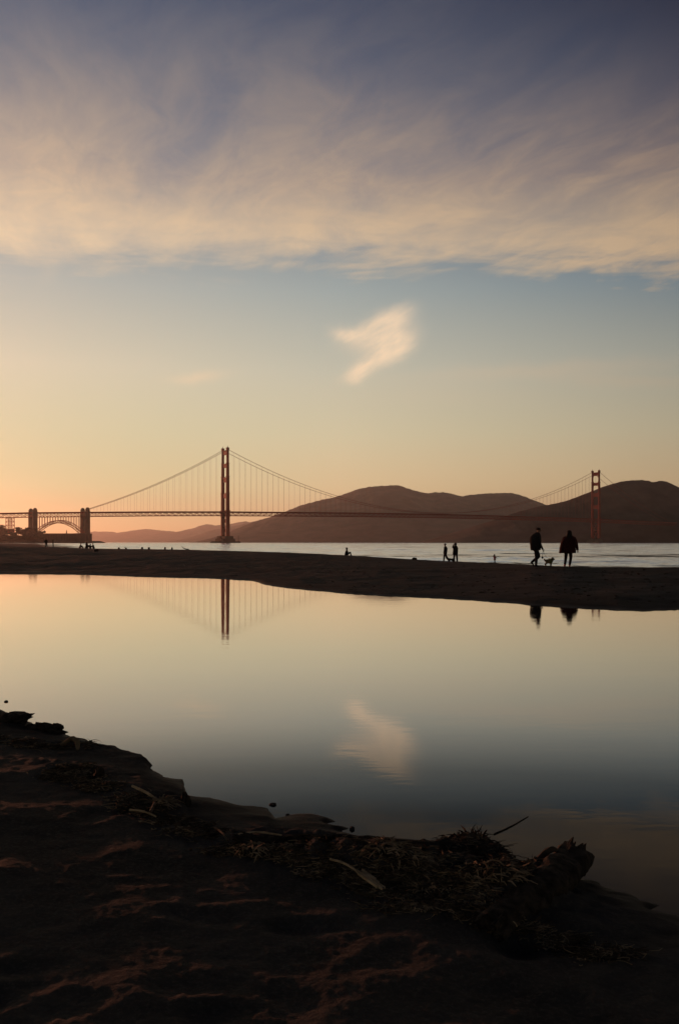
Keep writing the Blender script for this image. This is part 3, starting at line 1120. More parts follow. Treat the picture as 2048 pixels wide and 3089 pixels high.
def figure(loc, label, J, rings, mats, hair='short', rz=0.0, fingers=False, sleeve=.058, leg=(.095, .075, .055), s=1.0, coat_name='jacket', group=None):
    """J: joints in metres from the feet; rings: jacket rings (z, cx, cy, rx, ry) from hem to collar"""
    root = empty('person', loc, rz)
    root.scale = (s, s, s)
    tag(root, label, 'person', group)
    f = J['face'].normalized()
    side = f.cross(V(0, 0, 1)).normalized()
    v, ed, ra = [], [], []

    def addv(p, r_, to=None):
        v.append(Vector(p))
        ra.append(r_)
        if to is not None:
            ed.append((to, len(v) - 1))
        return len(v) - 1
    pel = addv(J['pelvis'], .12)
    wai = addv(J['pelvis'].lerp(J['chest'], .5), .115, pel)
    che = addv(J['chest'], .135, wai)
    nb = addv(J['chest'].lerp(J['neck'], .7), .075, che)
    nk = addv(J['neck'], .05, nb)
    jaw = addv(J['head'] - V(0, 0, .055) + f * .012, .068, nk)
    hd = addv(J['head'] + V(0, 0, .01), .088, jaw)
    addv(J['head'] + V(0, 0, .075) - f * .012, .07, hd)
    addv(J['head'] + f * .108 - V(0, 0, .015), .012, hd)                 # nose
    for q in (-1, 1):
        addv(J['head'] + side * (.092 * q) - f * .01, .014, hd)          # ears
    roots = [0]
    for q in 'LR':
        sh, el, ha = J['sh' + q], J['el' + q], J['ha' + q]
        a = addv(sh, .055, che)
        b = addv(el, .042, a)
        d = (ha - el).normalized()
        w_ = addv(ha - d * .03, .028, b)
        pm = addv(ha + d * .045, .034, w_)
        if fingers:
            ac = d.cross(V(0, 1, 0))
            ac = ac.normalized() if ac.length > .1 else V(1, 0, 0)
            bend = (d + V(.25, 0, 0)).normalized()
            for k, (o_, ln) in enumerate(((-.024, .062), (-.008, .072), (.008, .068), (.024, .052))):
                i0 = addv(ha + d * .05 + ac * o_, .009)
                roots.append(i0)
                i1 = addv(ha + d * (.06 + ln * .5) + ac * o_ * 1.2, .009, i0)
                addv(ha + d * (.06 + ln * .5) + bend * ln * .5 + ac * o_ * 1.2, .007, i1)
            i0 = addv(ha + d * .02 + ac * .02, .010)
            roots.append(i0)
            i1 = addv(ha + d * .045 + ac * .05, .010, i0)
            addv(ha + d * .08 + ac * .056, .008, i1)
        hp = addv(J['hip' + q], .08, pel)
        kn = addv(J['kn' + q], .055, hp)
        an = addv(J['an' + q], .038, kn)
        addv(J['to' + q], .030, an)
    link_mesh('body', skin_mesh('body', v, ed, ra, roots), mats['skin'], root)
    # jacket
    m = MB()
    m.loft([[(cx_ + rx * math.cos(2 * pi * k / 16), cy_ + ry * math.sin(2 * pi * k / 16), z_ + .012 * math.sin(k * 2.3 + z_ * 9)) for k in range(16)] for (z_, cx_, cy_, rx, ry) in rings])
    for q in 'LR':
        sh, el, ha = J['sh' + q], J['el' + q], J['ha' + q]
        m.tube([sh.lerp(J['chest'], .25), sh, el, ha + (ha - el).normalized() * .005], [sleeve * 1.15, sleeve * 1.25, sleeve, sleeve * .72], 10, .03, 4)
    m.build(coat_name, mats['coat'], root, True)
    m = MB()
    pz = J['pelvis']
    m.ell(pz - V(0, 0, .02), .165, .135, .15, 12, 7)
    for q in 'LR':
        hp, kn, an = J['hip' + q], J['kn' + q], J['an' + q]
        m.tube([hp + V(0, 0, .06), hp.lerp(kn, .35), kn, kn.lerp(an, .5), an - V(0, 0, .0)], [leg[0], leg[0] * .95, leg[1], (leg[1] + leg[2]) / 2, leg[2]], 10, .03, 3)
    m.build('trousers', mats['legs'], root, True)
    for q in 'LR':
        an, to = J['an' + q], J['to' + q]
        d = (to - an)
        d = V(d.x, d.y, d.z)
        heel = an - V(d.x, d.y, 0).normalized() * .05 - V(0, 0, .035) if V(d.x, d.y, 0).length > .01 else an
        m = MB()
        m.tube([heel, an - V(0, 0, .015), an.lerp(to, .6), to + d.normalized() * .05], [.042, .052, .045, .026], 10, 0, 2, .8)
        m.build('shoe', mats['shoe'], root, True)
    h_ = J['head']
    m = MB()
    if hair == 'cap':
        m.ell(h_ + V(0, 0, .062) - f * .01, .112, .108, .075, 14, 8)
        cap = m.build('cap', mats['hair'], root, True)
        m = MB()
        tip = h_ + f * .17 + V(0, 0, .035)
        m.tube([h_ + f * .07 + V(0, 0, .05), tip], [.085, .05], 12, 0, 2, .12)
        m.build('cap_brim', mats['hair'], cap, True)
    elif hair == 'long':
        b = h_ - f * .03
        m.loft([[(b.x + f.x * o_ + rx * math.cos(2 * pi * k / 14), b.y + f.y * o_ + ry * math.sin(2 * pi * k / 14), b.z + z_ + (.01 * math.sin(k * 3.1))) for k in range(14)]
                for (z_, rx, ry, o_) in ((-.40, .09, .05, -.10), (-.30, .15, .07, -.10), (-.18, .16, .10, -.07), (-.08, .135, .115, -.02), (.02, .118, .118, 0), (.08, .10, .105, 0), (.118, .06, .06, 0), (.128, .015, .015, 0))])
        m.build('hair', mats['hair'], root, True)
    elif hair == 'hood':
        m.ell(h_ + V(0, 0, .01) - f * .025, .125, .125, .15, 14, 9)
        m.build('hood', mats['coat'], root, True)
    else:
        m.ell(h_ + V(0, 0, .045) - f * .02, .102, .102, .085, 14, 8, jit=.04)
        m.build('hair', mats['hair'], root, True)
    return root


MT = lambda **k: {**dict(skin=M_SKIN, coat=M_BLACK, legs=M_BLACK, shoe=M_BLACK, hair=M_HAIR), **k}


def stand(px, D):
    x = (px - CX) / F * D
    return Vector((x, D, gzf(x, D)))


MANLOC = stand(1616.5, 41.0)
DOGLOC = stand(1655, 41.0)
man = figure(MANLOC, 'person in dark jacket and cap walking with head bowed beside the small dog', dict(
    head=V(.096, 0, 1.655), face=V(1, -.15, -.45), neck=V(.05, 0, 1.53), chest=V(-.02, 0, 1.28), pelvis=V(-.01, 0, .84),
    shL=V(.03, .2, 1.42), elL=V(.02, .26, 1.1), haL=V(.13, .2, .87), shR=V(.03, -.2, 1.42), elR=V(.115, -.25, 1.08), haR=V(.25, -.2, .80),
    hipL=V(.03, .09, .80), knL=V(.125, .09, .455), anL=V(-.19, .09, .20), toL=V(-.10, .09, .06),
    hipR=V(-.03, -.09, .80), knR=V(-.01, -.09, .44), anR=V(-.03, -.09, .075), toR=V(.09, -.10, .02)),
    [(.75, -.03, 0, .22, .21), (.80, -.03, 0, .235, .22), (1.0, -.03, 0, .258, .23), (1.2, -.04, 0, .270, .245), (1.35, -.03, 0, .250, .245), (1.46, .0, 0, .195, .21), (1.54, .045, 0, .10, .12), (1.57, .05, 0, .075, .08)],
    MT(), 'cap', fingers=True)
figure(stand(1712.5, 41.0), 'person with long dark hair in a wide dark red coat seen from behind', dict(
    head=V(.056, 0, 1.53), face=V(.25, 1, -.1), neck=V(.05, 0, 1.40), chest=V(.03, 0, 1.18), pelvis=V(.01, 0, .76),
    shL=V(-.16, 0, 1.28), elL=V(-.27, .02, 1.03), haL=V(-.26, -.06, .80), shR=V(.27, 0, 1.28), elR=V(.385, .02, 1.02), haR=V(.435, .03, .755),
    hipL=V(-.08, 0, .70), knL=V(-.09, .06, .38), anL=V(-.175, -.12, .10), toL=V(-.16, .0, .03), hipR=V(.11, 0, .70), knR=V(.13, .04, .38), anR=V(.10, .10, .075), toR=V(.12, .22, .025)),
    [(.62, -.03, 0, .385, .25), (.66, -.025, 0, .395, .26), (.85, -.025, 0, .37, .25), (1.05, 0, 0, .35, .24), (1.18, .03, 0, .33, .225), (1.30, .05, 0, .285, .21), (1.40, .055, 0, .18, .15), (1.45, .056, 0, .10, .10)],
    MT(coat=M_COAT, shoe=M_PINK), 'long', fingers=True, sleeve=.075, leg=(.09, .068, .052), coat_name='coat')


def dog(loc, label, fur, s=1.0, flip=1, curly=0.0, harness=False, ears=0.0, legx=(-.20, .12), squat=1.0):
    root = empty('dog', loc)
    root.scale = (s * flip * squat, s, s)
    tag(root, label, 'dog')
    v, ed, ra = [], [], []

    def addv(p, r_, to=None):
        v.append(Vector(p))
        ra.append(r_)
        if to is not None:
            ed.append((to, len(v) - 1))
        return len(v) - 1
    c = curly
    ch = addv((.10, 0, .27), .095 + c)
    mid = addv((-.04, 0, .285), .082 + c, ch)
    hipv = addv((-.19, 0, .29), .085 + c, mid)
    t1 = addv((-.29, 0, .33), .03 + c * .5, hipv)
    addv((-.33, 0, .41), .022 + c * .7, t1)
    nk = addv((.19, 0, .34), .062 + c, ch)
    hd = addv((.25, 0, .41), .068 + c, nk)
    mz = addv((.335, 0, .385), .036 + c * .5, hd)
    addv((.375, 0, .375), .024 + c * .3, mz)
    for q in (-1, 1):
        e1 = addv((.235, .055 * q, .45), .03 + c * .4, hd)
        addv((.225, .085 * q, .45 + ears * .08 - .055 * (1 - ears)), .024 + c * .3, e1)
        k = addv((legx[1] + .03 * q, .06 * q, .16), .035 + c * .8, ch)
        w_ = addv((legx[1] + .035 * q, .06 * q, .08), .024 + c * .7, k)
        addv((legx[1] + .055 * q, .06 * q, .022), .022 + c * .5, w_)
        k = addv((legx[0] + .05 + .02 * q, .065 * q, .20), .045 + c * .8, hipv)
        w_ = addv((legx[0] - .05 + .03 * q, .065 * q, .11), .026 + c * .7, k)
        addv((legx[0] - .01 + .03 * q, .065 * q, .022), .023 + c * .5, w_)
    me = skin_mesh('body', v, ed, ra, (0,), 2)
    if c:
        for p in me.vertices:
            n_ = Vector((math.sin(p.co.x * 71 + p.co.z * 53), math.sin(p.co.y * 67 + p.co.x * 41), math.sin(p.co.z * 83 + p.co.y * 47)))
            p.co += n_ * .007 + p.normal * .006 * random.uniform(-1, 1)
    link_mesh('body', me, fur, root)
    m = MB()
    m.ell((.395, 0, .385), .016, .018, .014, 8, 6)
    m.build('nose', M_BLACK, root, True)
    if harness:
        m = MB()
        for (x_, tl) in ((.04, .0), (.15, .5)):
            ring = [(x_ + tl * .10 * math.sin(2 * pi * k / 18), (.112 + c) * math.cos(2 * pi * k / 18), .29 + tl * .04 + (.112 + c) * math.sin(2 * pi * k / 18)) for k in range(19)]
            m.tube(ring, .014, 6)
        m.build('harness', M_GREEN, root, True)
    return root


dog(DOGLOC, 'small curly cream dog with a green harness walking between the two nearest people', M_FURC, .86, 1, .026, True, squat=.80)
m = MB()
hnd = MANLOC + V(.27, -.2, .74)
dg_ = DOGLOC + V(.05, -.05, .37)
m.tube([hnd, hnd.lerp(dg_, .35) - V(0, 0, .14), hnd.lerp(dg_, .7) - V(0, 0, .11), dg_], .006, 6, 0, 4)
lead = m.build('dog_lead', M_BLACK, None, True)
tag(lead, 'thin dark lead from the hand of the person in a cap to the cream dog', 'lead')
m = MB()
bc = hnd + V(-.035, -.02, -.32)
m.ell(bc, .045, .04, .055, 10, 7, jit=.08)
m.tube([bc + V(0, 0, .05), bc + V(.01, 0, .15), hnd], .008, 5, 0, 3)
tag(m.build('small_bag', M_BLACK, None, True), 'small dark bag hanging from the hand of the person in a cap', 'bag')

# the pair further along the beach
figure(stand(1341.5, 80), 'slim dark person mid-stride, left of the distant pair by the water', dict(
    head=V(.01, 0, 1.60), face=V(-1, -.2, -.1), neck=V(.03, 0, 1.48), chest=V(.05, 0, 1.25), pelvis=V(.02, 0, .88),
    shL=V(.06, .18, 1.37), elL=V(.12, .22, 1.12), haL=V(.02, .2, .92), shR=V(.06, -.18, 1.37), elR=V(.10, -.22, 1.1), haR=V(-.06, -.2, .9),
    hipL=V(.0, .09, .84), knL=V(-.07, .09, .47), anL=V(-.10, .09, .08), toL=V(-.22, .09, .03), hipR=V(.04, -.09, .84), knR=V(.13, -.09, .48), anR=V(.33, -.09, .18), toR=V(.27, -.09, .05)),
    [(.80, .02, 0, .17, .17), (.9, .02, 0, .17, .18), (1.1, .05, 0, .17, .18), (1.28, .07, 0, .175, .2), (1.4, .05, 0, .13, .16), (1.47, .035, 0, .08, .08)], MT(coat=M_NAVY), 'short', fingers=True)
figure(stand(1372.5, 80), 'bulky dark person with an arm raised to the face, right of the distant pair', dict(
    head=V(.0, 0, 1.70), face=V(-1, -.1, 0), neck=V(.03, 0, 1.57), chest=V(.03, 0, 1.32), pelvis=V(.03, 0, .92),
    shL=V(.02, .2, 1.46), elL=V(-.2, .2, 1.43), haL=V(-.15, .1, 1.62), shR=V(.02, -.2, 1.46), elR=V(-.22, -.22, 1.40), haR=V(-.14, -.1, 1.60),
    hipL=V(-.02, .09, .88), knL=V(-.10, .09, .5), anL=V(-.06, .09, .08), toL=V(-.18, .09, .03), hipR=V(.1, -.09, .88), knR=V(.15, -.09, .48), anR=V(.16, -.09, .08), toR=V(.06, -.09, .03)),
    [(.74, .0, 0, .22, .2), (.9, .01, 0, .235, .21), (1.15, .02, 0, .23, .21), (1.36, .04, 0, .23, .24), (1.5, .03, 0, .17, .2), (1.58, .02, 0, .09, .1)], MT(), 'hood', fingers=True, leg=(.10, .085, .07))
dog(stand(1358, 79.5), 'lean dark dog standing between the distant pair', M_FURD, 1.15, -1, 0, False, 1.0)

# a small child at the water's edge
figure(stand(1491.5, 79), 'small child in a pink top holding an arm out at the waterline', dict(
    head=V(0, 0, 1.60), face=V(1, -.3, 0), neck=V(-.01, 0, 1.45), chest=V(-.02, 0, 1.22), pelvis=V(0, 0, .85),
    shL=V(0, .16, 1.33), elL=V(.16, .2, 1.15), haL=V(.36, .18, 1.08), shR=V(0, -.16, 1.33), elR=V(.15, -.2, 1.13), haR=V(.36, -.16, 1.07),
    hipL=V(0, .09, .8), knL=V(.01, .09, .45), anL=V(0, .09, .08), toL=V(.1, .09, .03), hipR=V(0, -.09, .8), knR=V(.02, -.09, .45), anR=V(0, -.09, .08), toR=V(.1, -.09, .03)),
    [(.75, 0, 0, .2, .18), (.9, 0, 0, .19, .18), (1.15, -.01, 0, .18, .18), (1.3, -.01, 0, .17, .18), (1.4, -.01, 0, .12, .14), (1.46, -.01, 0, .07, .07)], MT(coat=M_PINK), 'long', s=.52, coat_name='top')

# a walker far off by the left water line and the post behind
figure(stand(140.5, 186), 'tiny dark person walking on the crest below the brick fort', dict(
    head=V(-.02, 0, 1.66), face=V(-.4, 1, 0), neck=V(-.01, 0, 1.54), chest=V(0, 0, 1.3), pelvis=V(0, 0, .9),
    shL=V(-.2, 0, 1.43), elL=V(-.36, .05, 1.2), haL=V(-.30, .1, 1.0), shR=V(.2, 0, 1.43), elR=V(.28, .05, 1.15), haR=V(.3, .05, .9),
    hipL=V(-.1, 0, .86), knL=V(-.1, .05, .48), anL=V(-.16, -.1, .08), toL=V(-.14, .02, .03), hipR=V(.1, 0, .86), knR=V(.12, .05, .48), anR=V(.2, .05, .08), toR=V(.22, .17, .03)),
    [(.8, 0, 0, .24, .18), (.95, 0, 0, .24, .18), (1.2, 0, 0, .25, .19), (1.38, 0, 0, .24, .18), (1.48, 0, 0, .16, .14), (1.55, 0, 0, .08, .08)], MT(), 'short', leg=(.11, .09, .07))
pz_ = stand(161, 187)
m = MB()
m.tube([pz_ - V(0, 0, .4), pz_ + V(.03, 0, .7), pz_ + V(0, 0, 1.55)], [.13, .11, .10], 8, .1, 2)
m.ell(pz_ + V(0, 0, 1.57), .15, .15, .09, 8, 5)
tag(m.build('wooden_post', M_DARKWOOD, None), 'thin dark post standing right of the tiny walker on the crest', 'post')


def seated(px, D, label, lean=0.0, s=1.0, facing=1, hair='short', coat=None, dz=0.0):
    f = facing
    return figure(stand(px, D) + V(0, 0, dz), label, dict(
        head=V(.02 * f + lean, 0, .84), face=V(f, -.2, 0), neck=V(lean * .9, 0, .70), chest=V(lean * .6 - .03 * f, 0, .46), pelvis=V(-.05 * f, 0, .12),
        shL=V(lean * .8, .19, .58), elL=V(.12 * f, .24, .40), haL=V(.33 * f, .12, .42), shR=V(lean * .8, -.19, .58), elR=V(.12 * f, -.24, .40), haR=V(.33 * f, -.12, .42),
        hipL=V(.02 * f, .1, .12), knL=V(.38 * f, .13, .44), anL=V(.50 * f, .12, .09), toL=V(.62 * f, .12, .04), hipR=V(.02 * f, -.1, .12), knR=V(.36 * f, -.13, .46), anR=V(.46 * f, -.12, .09), toR=V(.58 * f, -.12, .04)),
        [(.03, -.06 * f, 0, .2, .22), (.12, -.06 * f, 0, .21, .23), (.3, -.04 * f + lean * .4, 0, .19, .22), (.5, lean * .7, 0, .18, .22), (.62, lean * .85, 0, .13, .18), (.70, lean * .9, 0, .07, .08)],
        MT(coat=coat or M_BLACK), hair, s=s)


GRP = 'people sitting on the sand below the near pylon'
seated(243, 168, 'leftmost of the dark figures sitting together on the sand below the pylon', .12, .95, 1, 'short')
seated(263, 166, 'tallest of the figures sitting together on the sand below the pylon', .02, 1.22, 1, 'long')
seated(273, 163, 'low dark figure sitting just right of the tallest one in the group', .05, .9, -1, 'hood')
seated(283, 166, 'rightmost of the dark figures sitting together on the sand below the pylon', -.1, 1.0, -1, 'short')
seated(1046, 100, 'lone dark figure sitting on the crest below the long ridge', 0, 1.0, 1, 'hood', dz=-.02)


# ------------------------------------------------------------------ driftwood on the berm crest
def stump(px, D, h_, r_, label, tilt=0.0, prong=False):
    b = stand(px, D)
    m = MB()
    m.tube([b - V(0, 0, .3), b + V(0, 0, h_ * .5), b + V(tilt, 0, h_)], [r_ * 1.15, r_, r_ * .95], 9, .10, 2)
    if prong:
        m.tube([b + V(tilt, 0, h_ * .7), b + V(-r_ * 2.2, 0, h_ * 1.6)], [r_ * .4, r_ * .15], 6)
    tag(m.build('driftwood_stump', M_DARKWOOD, None), label, 'stump', 'stumps along the berm crest')


stump(359.5, 157, .26, .17, 'low dark stump on the crest, leftmost of the row')
stump(381, 155, .20, .16, 'dark stump with a thin prong, second of the row on the crest', 0, True)
stump(429.5, 150, .34, .17, 'dark stump on the crest, third of the row from the left')
stump(450, 149, .34, .17, 'dark stump on the crest, fourth of the row from the left')
stump(498.7, 144, .38, .13, 'narrow upright stump on the crest, fifth of the row')
stump(519.5, 142, .34, .13, 'narrow upright stump on the crest, last of the row')
b = stand(556, 139)
m = MB()
m.tube([b + V(.75, 0, .02), b + V(.25, 0, .10), b + V(-.05, 0, .22), b + V(-.38, 0, .52)], [.07, .08, .06, .03], 7, .08, 3)
tag(m.build('driftwood_stick', M_DARKWOOD, None), 'crooked stick rising from the crest right of the row of stumps', 'stick')
b = stand(1250, 66)
m = MB()
m.ell(b + V(-.04, 0, .05), .15, .1, .13, 10, 7, jit=.12)
m.ell(b + V(.10, 0, .05), .09, .08, .12, 10, 7, jit=.12)
tag(m.build('driftwood_lump', M_DARKWOOD, None), 'small dark lump on the crest left of the distant pair', 'driftwood')
b = stand(292, 118)
m = MB()
m.tube([b + V(-.26, 0, .12), b + V(0, 0, .2), b + V(.22, .1, .13)], [.15, .2, .12], 9, .14, 3)
tag(m.build('driftwood_log', M_DARKWOOD, None), 'short dark log on the berm below the seated group', 'log')


# ------------------------------------------------------------------ driftwood and wrack in the foreground
def stick(name, pts, rad, material, label, cat, group=None, n=8, jit=.12, sub=4):
    m = MB()
    m.tube(pts, rad, n, jit, sub)
    return tag(m.build(name, material, None, False), label, cat, group)


def log(pts, rad, label, ragged=(1,), material=None):
    """a broken driftwood log: fluted trunk, splintered ends, a few root knobs"""
    root = empty('driftwood_log', pts[0])
    tag(root, label, 'log')
    o0 = Vector(pts[0])
    P_ = [Vector(p) - o0 for p in pts]
    m = MB()
    n = 22
    prof = [1 + .07 * math.sin(k * .9 + 1) + .05 * math.sin(k * 2.2) + random.uniform(-.03, .03) for k in range(n)]
    pp, rr_ = [], []
    for i in range(len(P_) - 1):
        for t in range(10):
            pp.append(P_[i].lerp(P_[i + 1], t / 10))
            rr_.append((rad[i] + (rad[i + 1] - rad[i]) * t / 10) * (1 + .06 * math.sin(i * 9 + t * 1.3)))
    pp.append(P_[-1])
    rr_.append(rad[-1])
    rings = []
    for i, p in enumerate(pp):
        d = (pp[min(i + 1, len(pp) - 1)] - pp[max(i - 1, 0)]).normalized()
        s_ = d.cross(V(0, 0, 1)).normalized()
        u_ = s_.cross(d)
        rings.append([p + (s_ * math.cos(2 * pi * k / n + i * .02) + u_ * math.sin(2 * pi * k / n + i * .02)) * rr_[i] * (prof[k] + random.uniform(-.06, .06) + .06 * math.sin(k * 5.0 + i * .12)) for k in range(n)])
    for end in ragged:
        r_ = rings[-1 if end else 0]
        d = (pp[-1] - pp[-3]).normalized() if end else (pp[0] - pp[2]).normalized()
        for k in range(n):
            r_[k] = r_[k] + d * random.uniform(-.03, .06) + (r_[k] - pp[-1 if end else 0]) * random.uniform(-.35, .12)
    m.loft(rings)
    m.build('trunk', material or M_DARKWOOD, root, False)
    for end in ragged:
        c = pp[-1 if end else 0]
        d = (pp[-1] - pp[-3]).normalized() if end else (pp[0] - pp[2]).normalized()
        r0 = rr_[-1 if end else 0]
        m = MB()
        for k in range(16):
            a = random.uniform(0, 2 * pi)
            q = V(math.cos(a) * d.y, -math.cos(a) * d.x, math.sin(a)) * r0 * random.uniform(.3, .98)
            m.tube([c + q - d * .04, c + q + d * random.uniform(.01, .06) + V(0, 0, random.uniform(0, .03))], [random.uniform(.008, .02), .003], 5)
        m.build('splintered_end', material or M_DARKWOOD, root)
    return root


a0, a1 = GS(1510, 2772), GS(1722, 2640)
a0.z, a1.z = .075, .09
log([a0 + V(-.05, -.05, 0), a0.lerp(a1, .5) + V(.03, 0, .01), a1 + V(.02, .02, 0)], [.066, .084, .080], 'thick dark broken log leaning at the water edge on the right', (0, 1))
p0, p1 = GS(735, 2545), GS(1310, 2575)
p0.z, p1.z = gz(p0.x, p0.y) + .012, gz(p1.x, p1.y) + .02
log([p0, p0.lerp(p1, .5) + V(0, .02, .005), p1], [.028, .042, .030], 'long dark half-buried log along the wrack line near the waterside', (0,))

q = GS(1660, 2640)
stick('driftwood_branch', [V(q.x - .12, q.y - .09, .10), V(q.x - .05, q.y - .03, .150), V(q.x + .01, q.y + .01, .172), V(q.x + .05, q.y + .02, .150)], [.016, .016, .013, .006], M_WOOD, 'crooked pale root arching over the thick broken log', 'branch')

s0, s1 = GS(1490, 2556, .07), GS(1592, 2560)
stick('reed_stick', [s0, s0.lerp(V(s1.x, s1.y, .155), .5), V(s1.x, s1.y, .165)], [.006, .005, .003], M_DARKWOOD, 'thin dark stick reaching out over the pond above the debris heap', 'stick')
st = [((401, 2382), (492, 2434), .008, M_STRAW, 'straight pale reed lying near the left shore'),
      ((1076, 2607), (1161, 2696), .019, M_STRAW, 'flat pale splintered slat in the middle of the wrack'),
      ((996, 2602), (1085, 2620), .006, M_STRAW, 'thin pale reed running into the splintered slat'),
      ((455, 2462), (470, 2432), .010, M_WOOD, 'short grey stick beside the straight pale reed'),
      ((392, 2452), (472, 2474), .006, M_STRAW, 'thin reed above the pale heap of weed on the left'),
      ((648, 2508), (688, 2546), .007, M_WOOD, 'bent twig curling over the wrack left of the long log'),
      ((1437, 2762), (1600, 2818), .006, M_WOOD, 'thin reddish reed in front of the thick broken log'),
      ((1515, 2790), (1560, 2808), .005, M_STRAW, 'short straw just in front of the thick broken log'),
      ((1015, 2527), (1058, 2537), .006, M_STRAW, 'pale straw lying behind the long dark log'),
      ((720, 2528), (850, 2531), .006, M_STRAW, 'long pale straw on top of the long dark log')]
for (a, b_, r_, mt_, lb) in st:
    if r_ > .015:
        A, B = GS(*a, .03), GS(*b_, .02)
        m = MB()
        d_ = (B - A).normalized()
        sd = d_.cross(V(0, 0, 1)).normalized()
        for k in range(7):
            o_ = sd * (k - 3) * .0062
            a_, b2 = A + o_ + d_ * random.uniform(0, .07), B + o_ - d_ * random.uniform(0, .10)
            m.bar(a_, b2, .0058, random.uniform(.007, .013), (0, 0, 1))
        tag(m.build('driftwood_board', mt_, None), lb, 'board')
        continue
    A, B = GS(*a, r_ + .012), GS(*b_, r_ + .012)
    mid = A.lerp(B, .5) + V(random.uniform(-.01, .01), random.uniform(-.01, .01), .012)
    stick('reed_stick', [A, mid, B], [r_, r_ * .95, r_ * .7], mt_, lb, 'stick')
# dark chunks on the left shore and stones in the shallows
for (px, py, w, h_, d_, mt_, nm, lb, ct) in (
        (30, 2176, .20, .060, .10, M_DARKWOOD, 'driftwood_chunk', 'dark driftwood chunk at the left frame edge by the water', 'driftwood'),
        (142, 2207, .17, .055, .08, M_DARKWOOD, 'driftwood_chunk', 'long low dark driftwood chunk on the left shore', 'driftwood'),
        (300, 2345, .035, .05, .04, M_DARKWOOD, 'driftwood_chunk', 'small dark chunk right of the brightest weed patch', 'driftwood'),
        (560, 2426, .030, .055, .03, M_DARKWOOD, 'driftwood_chunk', 'small dark upright chunk just below the shore notch', 'driftwood'),
        (822, 2428, .024, .010, .016, M_STONE, 'beach_stone', 'small dark stone at the tip of the sand spit', 'stone'),
        (868, 2456, .014, .005, .010, M_STONE, 'beach_stone', 'tiny wet stone standing in the pond beside the spit', 'stone'),
        (20, 2117, .020, .012, .014, M_STONE, 'beach_stone', 'tiny dark stone standing in the water at far left', 'stone'),
        (1062, 2502, .014, .014, .012, M_STONE, 'beach_stone', 'small dark pebble on the wet rim behind the log', 'stone')):
    p = GS(px, py)
    m = MB()
    M_ = Matrix.Rotation(random.uniform(-.2, .2), 3, 'Y')
    m.ell(p + V(0, 0, h_ * .2), w, d_, h_, 14, 9, M_, .17)
    if w > .1:
        m.ell(p + V(w * .5, 0, h_ * .75), w * .35, d_ * .6, h_ * .5, 10, 7, M_, .16)
    tag(m.build(nm, mt_, None), lb, ct)

# pieces of bull kelp and root: one curled piece on the left shore
q = GS(225, 2262)
stick('kelp_stalk', [q + V(-.10, .02, .03), q + V(-.03, .03, .075), q + V(.02, .0, .06), q + V(.035, -.04, .01)], [.012, .018, .02, .010], M_WRACK, 'curled orange brown kelp stalk on the left shore', 'kelp')

# fibres of dried wrack: strips along the drift line
WR = [((40, 2232), 90, 10, 200), ((150, 2250), 120, 12, 420), ((235, 2335), 90, 22, 900), ((180, 2345), 110, 12, 380), ((310, 2378), 60, 14, 420), ((395, 2410), 60, 16, 460), ((440, 2440), 60, 16, 420),
      ((520, 2475), 70, 14, 420), ((600, 2512), 80, 14, 560), ((760, 2570), 90, 16, 760), ((880, 2585), 80, 10, 420), ((980, 2596), 110, 10, 520), ((840, 2545), 120, 10, 320), ((1040, 2545), 120, 8, 300),
      ((1150, 2620), 110, 26, 1300), ((1250, 2610), 130, 26, 1200), ((1330, 2660), 120, 34, 2000), ((1280, 2720), 90, 16, 900), ((1200, 2690), 100, 14, 700), ((1400, 2700), 80, 40, 1500), ((1460, 2755), 50, 18, 700),
      ((1500, 2640), 110, 26, 1000), ((1420, 2560), 90, 18, 1100), ((1600, 2600), 80, 18, 500), ((1560, 2800), 110, 8, 150), ((1690, 2838), 60, 10, 240), ((1790, 2880), 70, 10, 300), ((1300, 2740), 150, 10, 300)]
spots = []
for ((cx_, cy_), sx, sy, cnt) in WR:
    strands = max(4, cnt // 28)
    for _ in range(strands):
        ax, ay = random.gauss(cx_, sx * .5), random.gauss(cy_, sy * .5)
        c0 = GS(min(max(ax, -40), 2080), max(ay, 2180))
        if c0.z < .004:
            continue
        base = random.gauss(0.05, .5)
        tight = random.uniform(.4, 1.0)
        for _k in range(int(1.5 * cnt // strands)):
            spots.append((c0.x + random.gauss(0, .060) * tight, c0.y + random.gauss(0, .032) * tight, base + random.gauss(0, .7), tight))
SX = np.array([q[0] for q in spots])
SY = np.array([q[1] for q in spots])
SZ = with_feet(SX, SY, ground(SX, SY))
fib, fib2 = MB(), MB()
for (x0, y0, ang, tight), z0 in zip(spots, SZ):
    if z0 < .004:
        continue
    ln = random.uniform(.012, .07) * random.choice((.5, 1, 1, 1.8))
    pts = [V(x0, y0, z0 + random.uniform(.001, .012 * (1.5 - tight)))]
    a_, k_ = ang, random.gauss(0, 1.1)
    for q in range(3):
        a_ += k_ + random.gauss(0, .35)
        pts.append(pts[-1] + V(math.cos(a_), math.sin(a_) * .8, random.gauss(0, .16)) * (ln / 3))
    w = random.uniform(.0007, .0024) if random.random() < .86 else random.uniform(.003, .006)
    (fib if random.random() < .45 and w < .003 else fib2).tube(pts, [w, w * 1.2, w, w * .5], 3)
tag(fib2.build('dark_wrack', M_DARKWRACK), 'dark rotted weed mixed through the drift line', 'seaweed', None, 'stuff')
wr = fib.build('seaweed_wrack', M_WRACK)
tag(wr, 'pale dry seaweed and straw strewn along the drift line', 'seaweed', None, 'stuff')

